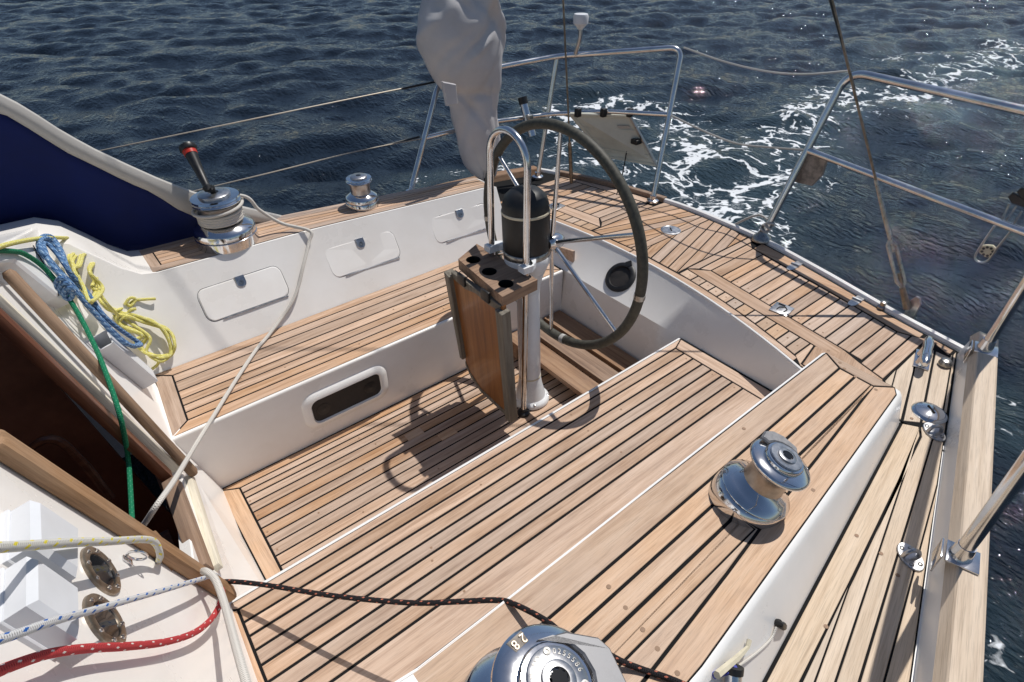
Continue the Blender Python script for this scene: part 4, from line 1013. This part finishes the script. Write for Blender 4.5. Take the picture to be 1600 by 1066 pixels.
for x in (sx0+.085, sx1-.085):
    MB().lathe([(.03, 0), (.03, .003), (.026, .004), (.012, .002), (.008, .004), (0, .004)], 24, frame((x, .388, .17), (0, -1, 0))).build('cone', 'black_plastic', sp)
# small dark outlet in the seat front behind the pedestal
mb = MB(); mb.box((1.42, .388, .26), (.06, .012, .09), None, .004); tag(mb.build('socket_box', 'black_plastic'), 'small black socket box on the seat front behind the pedestal', 'socket')
# vent in the aft wall
vn = Vector((-1, 0, .9)).normalized(); vx = lambda y, z: 2.012+(lipx(y)-2.012)*(z-ZS)/(ZD-ZS)
vc = Vector((vx(.068, .42)-.004, .068, .42)); vnn = Vector((-(ZD-ZS), 0, lipx(.068)-2.012)).normalized()
if vnn.x > 0: vnn = -vnn
vt = thing('wall_vent', 'round black vent on the white wall behind the wheel', 'vent', vc)
MB().lathe([(.082, -.012), (.082, .006), (.074, .012), (.06, .012), (.055, .002)], 36, frame(vc, vnn), False, False).build('flange', 'black_plastic', vt)
MB().lathe([(.056, .002), (.03, -.002), (0.0, -.003)], 36, frame(vc, vnn)).build('mesh', 'speaker_grille', vt)
mb = MB(); M = frame(vc+vnn*.008, vnn, Vector((0, 1, 0))); mb.box(M@Vector((0, -.078 if M.to_3x3()[2][1] < 0 else .078, 0)), (.03, .03, .012), M.to_3x3()@Matrix.Rotation(math.radians(45), 3, 'Z')); mb.build('tab', 'black_plastic', vt)
q = [PX(*p, 2.055) for p in ((867, 384), (896, 393), (895, 419), (866, 404))]
mb = MB(); mb.prism(q, Vector((.012, 0, .0)), .002); tag(mb.build('instruction_plate', 'teak'), 'small teak plate on the aft cockpit wall beside the wheel hub', 'plate')
# ================================================================== deck hardware
def plate_round(px, z, r, label, mat='chrome', dome=.006, grp='deck filler caps'):
    c = PZ(*px, z); t = thing('deck_filler', label, 'deck cap', c, grp)
    MB().lathe([(r, 0), (r*.98, .003), (r*.84, .004+dome*.3), (r*.82, .0035+dome*.2)], 40, frame(c, (0, 0, 1))).build('rim', mat, t)
    MB().lathe([(r*.81, .002), (r*.8, .004+dome*.3), (r*.5, .004+dome*.8), (0.0, .004+dome)], 40, frame(c, (0, 0, 1))).build('cap', mat, t)
    MB().box(c+Vector((0, 0, .0045+dome)), (r*.7, .006, .002), Matrix.Rotation(.9, 3, 'Z')).build('slot', 'caulk', t)
    return t
plate_round((1048, 360), zd, .056, 'flat round steel deck cap set in the aft deck planks', 'satin', .002)
plate_round((1452, 645), zd, .058, 'domed round chrome deck cap by the near bulwark', 'chrome', .014)
def padeye(px, label, rot):
    c = PZ(*px, zd); t = thing('pad_eye', label, 'pad eye', c, 'pad eyes on the near side deck', (0, 0, rot)); L = dict(parent=t, local=True)
    mb = MB(); mb.prism([Vector((.046*math.cos(a)*(1 if True else 1), .03*math.sin(a), .006)) for a in [2*math.pi*k/24 for k in range(24)]], .006, .002); mb.build('plate', 'satin', **L)
    MB().tube(smooth_path([(0, -.024, .002), (0, -.016, .024), (0, 0, .032), (0, .016, .024), (0, .024, .002)], 5), .006, 8).build('eye', 'satin', **L)
    for s in ((.026, .012), (.026, -.012), (-.026, .012), (-.026, -.012)): MB().lathe([(.006, .005), (.006, .008), (.004, .009)], 10, frame((s[0], s[1], 0), (0, 0, 1))).build('screw', 'worn_steel', **L)
padeye((1459, 676), 'steel pad eye touching the domed deck cap', .9)
padeye((1422, 871), 'steel pad eye alone on the near side deck', .9)
# cleat
a_, b_ = PZ(1453, 524, zd+.05), PZ(1444, 573, zd+.05); c = (a_+b_)/2; d = (b_-a_).normalized(); c0 = Vector((c.x, c.y, zd))
ctg = thing('mooring_cleat', 'polished mooring cleat on the near stern corner', 'cleat', c0)
MB().tube([c-d*.105, c-d*.085, c-d*.04, c, c+d*.04, c+d*.085, c+d*.105], [.008, .017, .02, .017, .02, .017, .008], 12).build('horns', 'chrome', ctg)
for s in (-.032, .032): MB().lathe([(.026, 0), (.021, .012), (.015, .05)], 16, frame(c0+d*s, (0, 0, 1))).build('post', 'chrome', ctg)
mb = MB(); mb.box(c0+Vector((0, 0, .003)), (.13, .055, .006), Matrix.Rotation(math.atan2(d.y, d.x), 3, 'Z'), .002); mb.build('base', 'chrome', ctg)
c = PZ(1475, 571, zd); t = tag(MB().lathe([(.022, 0), (.024, .012), (.018, .026), (.008, .03)], 16, frame(c, (0, 0, 1))).build('deck_button', 'worn_steel'), 'small grey deck button beside the mooring cleat', 'fitting')
c = PZ(1377, 482, zd); t = tag(MB().lathe([(.02, 0), (.02, .01), (.012, .016), (.014, .034), (.006, .038)], 16, frame(c, (0, 0, 1))).build('deck_stud', 'worn_steel'), 'small dark stud near the foot of the near backstay', 'fitting')
for (x, y) in ((2.748, -.493), (2.672, -.843)):
    mb = MB()
    for s in (-1, 1): mb.prism([Vector((x, y, zd+.004))+Vector(p) for p in ((s*.006, -.02, 0), (s*.05, -.017, 0), (s*.068, -.008, 0), (s*.068, .008, 0), (s*.05, .017, 0), (s*.006, .02, 0))], .004, .001)
    mb.tube([Vector((x, y-.021, zd+.005)), Vector((x, y+.021, zd+.005))], .0075, 10); mb.build('strap_hinge', 'satin', ad)
for px, lb, z in (((1221, 484), 'square lift latch on the near aft locker lid', zd), ((868, 323), 'square lift latch on the far aft locker lid, behind the compass', zd)):
    c = PZ(*px, z); lt = thing('lid_latch', lb, 'latch', c, 'lift latches of the aft lockers'); M = Matrix.Rotation(math.radians(8), 3, 'Z')
    mb = MB(); mb.box(c+Vector((0, 0, .003)), (.088, .082, .006), M, .0025); mb.build('plate', 'satin', lt)
    MB().tube([c+M@Vector(p) for p in ((-.025, -.018, .0066), (.005, -.022, .0068), (.02, -.008, .0068), (.004, .012, .0068), (-.022, .014, .0066))], .003, 6).build('ring', 'black_gloss', lt)
    mb = MB(); mb.box(c+M@Vector((.03, .012, .006)), (.012, .03, .002), M); mb.build('finger_slot', 'black_gloss', lt)
# ================================================================== stern gear
ym = 1.27
prof = [(-85, 700, 742), (-60, 684, 758), (-25, 672, 768), (0, 664, 772), (30, 656, 779), (55, 655, 781), (80, 659, 780), (110, 670, 778), (135, 683, 776), (150, 693, 774), (165, 702, 773), (185, 706, 775), (215, 714, 776), (240, 720, 777), (260, 729, 775), (274, 740, 770), (282, 752, 763)]
rows = []; n = 96; PYs = [-85+i*367/90 for i in range(91)]
rf = random.Random(4); folds = [(rf.uniform(0, 6.28), rf.uniform(-60, 290), rf.uniform(.012, .03), rf.uniform(.10, .26), rf.uniform(18, 60), rf.uniform(-.02, .02)) for _ in range(46)]
for py in PYs:
    l = lerp(py, [(p, a) for p, a, _ in prof]); r = lerp(py, [(p, c) for p, _, c in prof])
    a, b = PY(l, py, ym), PY(r, py, ym); c = (a+b)/2; hw = (b-a).length/2; dep = hw*lerp(py, [(100, .62), (150, .5), (200, .6)])
    e = (b-a).normalized(); row = []
    for k in range(n+1):
        t = 2*math.pi*(k % n)/n; dsp = 0
        for ft, fp, am, wd_, ln_, sl in folds:
            d_ = (t-ft-sl*(py-fp)+math.pi) % (2*math.pi)-math.pi
            dsp += am*math.exp(-(d_/wd_)**2-((py-fp)/ln_)**2)*(1 if am > .02 else -1)
        dsp -= .022*math.exp(-((py-142)/7)**2)*(1 if math.cos(t) < .5 else .4)
        row.append(c+e*((hw+dsp*.6)*math.cos(t))+Vector((.12, 1, 0))*((dep+dsp)*math.sin(t)))
    rows.append(row)
ob = thing('outboard_motor', 'outboard motor under a grey canvas cover hung on the far rail', 'outboard motor', PY(755, 282, ym))
mb = MB(); mb.grid(rows, True); mb.add(rows[0][:-1], [list(range(n))]); mb.add(rows[-1][:-1], [list(range(n))[::-1]]); o = mb.build('cover', 'cover_canvas', ob, angle=80)
fl_ = [PY(*p, ym-.2) for p in ((692, 128), (713, 132), (716, 163), (699, 166))]
mb = MB(); mb.prism(fl_, Vector((0, .02, 0)), .004); mb.build('flap', 'cover_canvas', ob)
MB().tube([PY(758, 270, ym), PY(762, 330, ym)], .03, 12).build('leg', 'black_plastic', ob)
# rod holder, antenna, solar panel
x_ = 2.40; rh = thing('rod_holder', 'short steel rod holder tube clamped to the far stern rail', 'rod holder', PX(820, 185, x_))
MB().tube([PX(817, 158, x_), PX(832, 213, x_)], .024, 14).build('tube', 'steel', rh); MB().tube([PX(816, 152, x_), PX(818.5, 163, x_)], .028, 14).build('collar', 'black_plastic', rh)
mb = MB(); mb.box(PX(825, 183, x_), (.04, .06, .035), None, .005); mb.build('clamp', 'worn_steel', rh)
ga = PL(899, 84, (1, 0, 0), s2t.x+.02); g1 = PX(906, 60, s2t.x+.02); g2 = PX(907, 40, s2t.x+.02)
gp_ = thing('gps_antenna', 'white mushroom antenna on a short pole above the stern rail', 'antenna', ga)
MB().tube(smooth_path([ga, g1, g2], 5), .012, 10).build('pole', 'satin', gp_); MB().lathe([(.012, -.02), (.03, .0), (.042, .012), (.043, .045), (.038, .058), (.0, .062)], 28, frame(g2, (0, 0, 1))).build('dome', 'white_plastic', gp_)
tz_ = (m1.z+m2.z)/2-.02
sp4 = [PZ(891, 178, tz_), PZ(984, 181, tz_), PZ(1026, 258, tz_-.30), PZ(947, 244, tz_-.30)]
sv = thing('solar_panel', 'small solar panel hung by its top edge on the stern rail, pale back showing', 'solar panel', sp4[0])
nn = (sp4[1]-sp4[0]).cross(sp4[3]-sp4[0]).normalized(); nn = nn if nn.dot(OC-sp4[0]) > 0 else -nn
mb = MB(); mb.prism(sp4, -nn*.012, .001); mb.build('back_sheet', 'panel_back', sv)
for i in range(4):
    a, b = sp4[i], sp4[(i+1) % 4]; MB().tube([a, b], .011, 6).build('frame', 'satin' if i == 1 else 'panel_line', sv)
for t in (.3, .55, .8): MB().tube([onl(sp4[0], sp4[3], t)+nn*.003, onl(sp4[1], sp4[2], t)+nn*.003], .0025, 4).build('cell_line', 'panel_line', sv)
jb = onl(onl(sp4[0], sp4[3], .5), onl(sp4[1], sp4[2], .5), .87)+nn*.01
mb = MB(); mb.box(jb, (.05, .05, .03), None, .004); mb.build('junction_box', 'black_plastic', sv)
st_ = onl(onl(sp4[0], sp4[3], .2), onl(sp4[1], sp4[2], .2), .78); mb = MB(); mb.prism([st_+(sp4[1]-sp4[0])*a+(sp4[3]-sp4[0])*b+nn*.004 for a, b in ((-.1, 0), (.1, 0), (.1, .16), (-.1, .16))], -nn*.002); mb.build('rating_label', 'grey_vinyl', sv)
MB().tube(smooth_path([jb, PX(981, 232, jb.x), PX(976, 255, jb.x), PX(970, 285, jb.x-.1), PZ(965, 300, ZD+.02)], 6), .004, 6).build('cable', 'black_plastic', sv)
for px in (903, 943, 984):
    c = PZ(px, 176, tz_+.02); mb = MB(); mb.box(c, (.035, .03, .05), None, .004); mb.build('clamp', 'black_plastic', sv)
# block and looped strop on the near rail
bx_ = m4.x+.0; q = lambda a, b: PX(a, b, 2.86)
bk = thing('pulley_block', 'black pulley block above the near stern rail at the right edge', 'block', q(1590, 318))
for i, (a, b) in enumerate(((1576, 308), (1590, 300))):
    mb = MB(); p = [q(a-2, b), q(a+6, b-7), q(a+34, b+8), q(a+32, b+20), q(a+4, b+10)]; mb.prism(p, Vector((.014, 0, 0)), .004); mb.build('cheek', 'black_plastic', bk)
for a in ((1577, 318, 1566, 344), (1588, 322, 1572, 345), (1597, 330, 1583, 352)): MB().tube([q(a[0], a[1]), q(a[2], a[3])], .004, 6).build('tie', 'satin', bk)
lp_ = thing('wire_strop', 'cream perforated disc in a loop of wire under the near stern rail', 'strop', q(1545, 392))
MB().tube(smooth_path([q(1554, 353), q(1535, 381), q(1524, 400), q(1527, 408), q(1536, 410), q(1546, 405), q(1558, 388), q(1579, 362)], 5), .0045, 8).build('loop', 'satin', lp_)
cc = q(1543, 393); ring = [q(1543+dx_, 393+dy_) for dx_, dy_ in ((-14, -2), (-9, -9), (-2, -10), (8, -9), (13, -4), (12, 3), (5, 10), (-4, 9), (-13, 3))]
mb = MB(); mb.prism(ring, Vector((.01, 0, 0)), .003); mb.build('disc', 'cream_plastic', lp_)
for k in range(8): a = 2*math.pi*k/8; MB().lathe([(.0055, 0), (.0055, .002)], 8, frame(q(1543+8.5*math.cos(a), 393+6.5*math.sin(a))-Vector((.0005, 0, 0)), (-1, 0, 0))).build('hole', 'black_plastic', lp_)
# ================================================================== things on the cabin bulkhead
for pxs, lb in ((((56, 776), (128, 825), (128, 897), (58, 848)), 'white plastic instrument cover nearest the companionway rail'), (((52, 863), (128, 917), (131, 992), (52, 940)), 'white plastic instrument cover lower on the bulkhead, under the blue flecked rope')):
    f4 = [BK(*p, .05) for p in pxs]; c = sum(f4, Vector())/4
    bxo = thing('instrument_cover', lb, 'instrument cover', c-BNU*.05, 'white instrument covers')
    mb = MB(); mb.prism(f4, -BNU*.046, .010); mb.build('lid', 'white_plastic', bxo)
    mb = MB(); mb.prism([c+(p-c)*1.07-BNU*.041 for p in f4], -BNU*.010, .002); mb.build('flange', 'white_plastic', bxo)
for px, lb in (((156, 893), 'round dark gauge with bronze ring beside the steel eye'), ((162, 971), 'round dark gauge with bronze ring under the blue flecked rope')):
    c = BK(*px, .0); g = thing('bulkhead_gauge', lb, 'gauge', c, 'round gauges on the bulkhead'); F = frame(c, BNU, Vector((0, 0, 1)))
    MB().lathe([(.056, 0), (.055, .005), (.051, .007), (.038, .007), (.037, .003)], 40, F, True, False).build('bezel', 'bronze', g)
    MB().lathe([(.0375, .0045), (.0, .005)], 40, F).build('glass', 'dark_glass', g)
    for k in range(8): a = 2*math.pi*k/8+.2; MB().lathe([(.0048, 0), (.0045, .0025), (.002, .0035)], 10, frame(F@Vector((.0445*math.cos(a), .0445*math.sin(a), .0068)), BNU)).build('screw', 'steel', g)
c = BK(197, 877, 0); ey = thing('ring_eye', 'small steel eye with ring beside the upper gauge', 'eye bolt', c)
mb = MB(); F = frame(c, BNU, Vector((0, 0, 1))); mb.box(F@Vector((0, 0, .003)), (.03, .014, .006), F.to_3x3(), .002); mb.build('plate', 'steel', ey)
MB().tube([F@Vector((.0+.019*math.cos(t), .010*math.sin(t)+.004, .012+.017*math.sin(t)+.012)) for t in [2*math.pi*k/28 for k in range(28)]], .003, 8, closed=True).build('ring', 'steel', ey)
# handle pocket
p0, p1 = BK(160, 532, .032), BK(231, 592, .032); dv = (p1-p0); ln = dv.length; dv.normalize(); sv_ = BNU.cross(dv); M = Matrix((dv, sv_, BNU)).transposed()
pk = thing('handle_pocket', 'white open topped winch handle pocket on the far side of the bulkhead', 'pocket', p0)
mb = MB(); cen = (p0+p1)/2
for s in (-1, 1): mb.box(cen+sv_*(s*.032), (ln, .005, .056), M)
mb.box(cen+BNU*.0255, (ln, .064, .005), M); mb.box(cen-BNU*.029, (ln, .064, .004), M); mb.box(p1, (.005, .064, .056), M); mb.build('body', 'white_plastic', pk)
# moulded clutch housing at the top of the far bulkhead
hp = [BK(*p, .05) for p in ((-30, 392), (52, 384), (108, 424), (116, 470), (92, 462), (26, 408), (-30, 415))]
hs_ = thing('clutch_housing', 'white moulded rope clutch housing at the far top of the bulkhead', 'housing', BK(50, 430))
mb = MB(); mb.prism(hp, -BNU*.055, .008); mb.build('shell', 'gelcoat_white', hs_)
mb = MB(); mb.tube([BK(52, 384, .052), BK(90, 450, .052), BK(92, 462, .052)], .0018, 5); mb.build('seam', 'caulk', hs_)
# ================================================================== ropes
def ropeobj(label, pts, r, mat, group=None, n=10, closed=False, sub=10):
    return tag(MB().tube(smooth_path(pts, sub, closed), r, n, closed=closed).build('rope', mat), label, 'rope', group)
ropeobj('green rope led over the far handrail into the companionway', [BK(-30, 392, .06), BK(10, 392, .06), BK(40, 398, .062), BK(75, 425, .06), BK(115, 478, .055), BK(150, 545, .055), BK(175, 610, .052), BK(190, 660, .03), BK(200, 715, -.05), BK(204, 770, -.08), BK(207, 830, -.1)], .0075, 'rope_green')
ropeobj('pale yellow rope lying across the top of the clutch housing', [BK(-30, 396, .07), BK(20, 380, .07), BK(70, 372, .07), BK(105, 372, .065)], .007, 'rope_yellow')
# white sheet: wraps on the winch, tail over the coaming and bench into the cabin
W = w3.location
sh = []
for k in range(150):
    t = k/149; a = 2*math.pi*5*t+2.4; z = .112+.058*t if t < .8 else .158+.047*(t-.8)/.2; rr_ = .084+.008+(.002 if t < .8 else .016)
    sh.append(W+Vector((rr_*math.cos(a), rr_*math.sin(a), z)))
sheet = thing('sheet_rope', 'white sheet from the far winch over the coaming and bench to the cabin', 'rope', W)
MB().tube(sh, .0075, 10).build('turns', 'rope_white', sheet)
tail = [sh[-1], PL(378, 306, (0, 0, 1), W.z+.205), PZ(405, 328, .80), PZ(440, 349, .715), PC(484, 361, .012), WALL(483, 378, .016), WALL(474, 415, .035), WALL(467, 445, .03), WALL(456, 473, .028), WALL(440, 497, .022), PZ(418, 526, ZS+.016), PZ(400, 547, ZS+.014), PZ(368, 595, ZS+.015), PZ(340, 640, ZS+.02), PZ(312, 685, ZS+.03), BK(292, 718, .08), BK(270, 754, .066), BK(246, 788, .03), BK(228, 815, -.03), BK(212, 838, -.09)]
MB().tube(smooth_path(tail, 8), .0082, 10).build('tail', 'rope_white', sheet)
# ropes on the near side of the bulkhead
ropeobj('white rope with yellow flecks lying over the instrument covers', [BK(-40, 858, .07), BK(40, 853, .068), BK(110, 848, .066), BK(170, 846, .062), BK(225, 843, .055), BK(243, 849, .05), BK(250, 868, .03), BK(246, 880, -.01)], .0078, 'rope_white_yellow')
ropeobj('white rope with blue and black flecks crossing the lower gauge', [BK(-40, 1012, .075), BK(20, 993, .075), BK(80, 972, .072), BK(140, 955, .06), BK(200, 938, .052), BK(260, 921, .05), BK(310, 906, .045), BK(335, 899, .03), BK(343, 902, -.01)], .006, 'rope_white_blue')
ropeobj('red rope with white flecks curving under the gauges', [BK(-40, 1066, .035), BK(20, 1040, .035), BK(80, 1021, .033), BK(140, 1013, .03), BK(200, 1010, .028), BK(260, 1003, .028), BK(305, 988, .03), BK(332, 965, .035), BK(346, 938, .045), BK(347, 922, .03), BK(340, 910, -.01)], .0072, 'rope_red')
ropeobj('thick white rope hanging down across the near end of the sill', [BK(312, 894, .02), BK(322, 893, .05), BK(336, 905, .065), BK(348, 935, .07), BK(358, 970, .085), BK(370, 1015, .10), BK(390, 1085, .11)], .0092, 'rope_white')
bl0 = PZ(866, 975, .75)
ropeobj('black rope with orange flecks led from the sill to the large winch', [PZ(338, 910, .40), PZ(365, 909, .425), PZ(420, 915, .455), PZ(520, 931, .51), PZ(640, 942, .575), PZ(720, 940, .62), PZ(775, 938, .655), PZ(803, 944, .69), PZ(850, 968, .73), PZ(880, 992, .745)], .0068, 'rope_black')
ropeobj('black rope tail leaving the large winch along the near coaming', [PZ(930, 1010, .74), PZ(968, 1032, .70), PC(1000, 1045, .012), PC(1050, 1062, .01), PC(1100, 1085, .01)], .0068, 'rope_black')
# blue coil and yellow coil by the far coaming
def coil(name, label, mat, loops, r, extra=()):
    t = thing(name, label, 'rope', Vector(loops[0][0]))
    for lp in loops: MB().tube(smooth_path(lp, 8, True), r, 8, closed=True).build('loop', mat, t)
    for ex in extra: MB().tube(smooth_path(ex, 8), r, 8).build('turn', mat, t)
    return t
B6 = lambda a, b, o=.075: BK(a, b, o)
lps = []
for i in range(4):
    j = i*4; o = .065+.012*(i % 2)
    lps.append([B6(62+j*.6, 372+j*.8, o), B6(80-j*.3, 370+j, o+.006), B6(96-j*.5, 392+j*.5, o+.01), B6(108+j*.2, 425, o+.012), B6(128+j*.5, 452, o), B6(160+j*.7, 492+i*2, o), B6(192+j, 518+i*3, o-.004), B6(214+i*2, 533+i*2, o), B6(208-i*3, 542-i, o), B6(182-j*.3, 522, o), B6(146-j*.2, 486, o), B6(112-j*.3, 445, o+.004), B6(84-j*.2, 414, o), B6(62+j*.6, 392, o)])
tn = [[B6(95+c*1.0+7*math.cos(a), 444+c*1.2+9*math.sin(a), .085+.02*math.cos(a+1)) for a in [k*.7 for k in range(10)]] for c in (0, 6, 12)]
lps = [[p-(p-OC).normalized()*(.008*i)+RT*(random.uniform(-.004, .004)) for p in lp] for i, lp in enumerate(lps)]
coil('rope_coil', 'blue rope coil tied in a hank against the far bulkhead', 'rope_blue', lps, .0072, tn)
YW = lambda a, b, o=.03: PY(a, b, .90-o)
def yw(a, b, o=.0):      # lies against bulkhead, then on the backrest and seat corner
    t = max(0., min(1., (a-165)/50)); p = BK(a, b, .05+o); q_ = WALL(a, b, .02+o); d1, d2 = (p-OC).length, (q_-OC).length
    return OC+(p-OC).normalized()*(d1*(1-t)+min(d2, d1*1.6 if a < 190 else d2)*t)
yl_ = []
for i in range(5): yl_.append([yw(108+i*4, 400+i*3, .01*i), yw(122+i*3, 388+i*3, .01*i), yw(138+i*2, 400+i*3, .01*i), yw(143-i, 425, .01*i), yw(150+i*2, 450, .01*i), yw(143-i, 470, .01*i), yw(128+i, 450, .01*i), yw(118, 425, .01*i)])
for i in range(5): yl_.append([WALL(172+i*6, 486+i*2, .03+i*.008), WALL(205+i*5, 490+i*3, .03), WALL(240+i*7, 503+i*4, .03), WALL(262+i*3, 525+i*5, .035), WALL(268-i*2, 550+i*2, .04), WALL(250-i*5, 562-i*3, .045), WALL(228-i*4, 552-i*5, .045), WALL(232-i*3, 525, .045), WALL(200-i*4, 506+i*2, .04)])
ex = [[yw(150, 455), yw(160, 475), yw(175, 486), WALL(195, 480, .03), WALL(210, 470, .03), WALL(225, 468, .03), WALL(243, 467, .02)], [yw(140, 415, .02), yw(152, 432, .02), yw(144, 448, .02), yw(158, 462, .02), yw(170, 478, .02), WALL(190, 495, .05), WALL(205, 484, .05), WALL(212, 483, .04)],
      [WALL(195, 476, .045), WALL(203, 466, .05), WALL(212, 468, .04), WALL(204, 478, .04), WALL(196, 472, .045)], [WALL(250, 560, .03), WALL(246, 570, .02), WALL(236, 578, .02)]]
jr = random.Random(9); yl_ = [[p+(p-OC).normalized()*jr.uniform(-.03, .0)+RT*jr.uniform(-.007, .007)+UP*jr.uniform(-.009, .009) for p in lp] for lp in yl_]
coil('rope_coil', 'yellow rope coil spilling on to the far bench back', 'rope_yellow', yl_, .0064, ex)
# canvas fastening on the near coaming side
ks = PL(1219, 975, (0, 1, -.47), -1.49-.47*.5+.245)
def cs_(a, b, o=.012):   # outer coaming slope
    A_, B_2 = Vector((1.0, -yob(-1, 1.0), ZD)), Vector((1.0, -lerp(1.0, YT[-1])-.02, zc(1.0)-.03)); X_ = Vector((1, .14, 0)).normalized(); nn_ = (B_2-A_).cross(X_).normalized(); nn_ = nn_ if nn_.z > 0 else -nn_
    return PL(a, b, nn_, nn_.dot(A_)+o)
sn = thing('canvas_toggle', 'black toggle and white elastic cord on the near coaming side', 'toggle', cs_(1219, 975, 0))
MB().tube([cs_(1213, 973, .004), cs_(1217, 974, .012), cs_(1220, 976, .02), cs_(1223, 978, .012), cs_(1224, 980, .004)], [.009, .010, .006, .010, .008], 10).build('toggle', 'black_plastic', sn)
MB().tube(smooth_path([cs_(1213, 980, .01), cs_(1205, 998, .008), cs_(1185, 1018, .008), cs_(1155, 1040, .01), cs_(1130, 1056, .012)], 6), .0032, 6).build('cord', 'rope_white', sn)
MB().tube([cs_(1171, 1000, .01), cs_(1168, 1012, .012), cs_(1150, 1030, .014), cs_(1120, 1055, .016)], [.006, .005, .008, .009], 6).build('webbing', 'cream_plastic', sn)
tb_ = thing('canvas_pole_end', 'black capped steel tube end at the bottom edge beside the coaming', 'tube', cs_(1145, 1060))
MB().tube([cs_(1146, 1046, .02), cs_(1145, 1085, .022)], .018, 14).build('tube', 'steel', tb_); MB().tube([cs_(1147, 1041, .02), cs_(1146, 1052, .02)], .021, 14).build('cap', 'black_plastic', tb_)
MB().box(cs_(1133, 1050, .012), (.06, .014, .01), Matrix.Rotation(-.4, 3, 'Z'), .003).build('tape', 'blue_plastic', tb_)
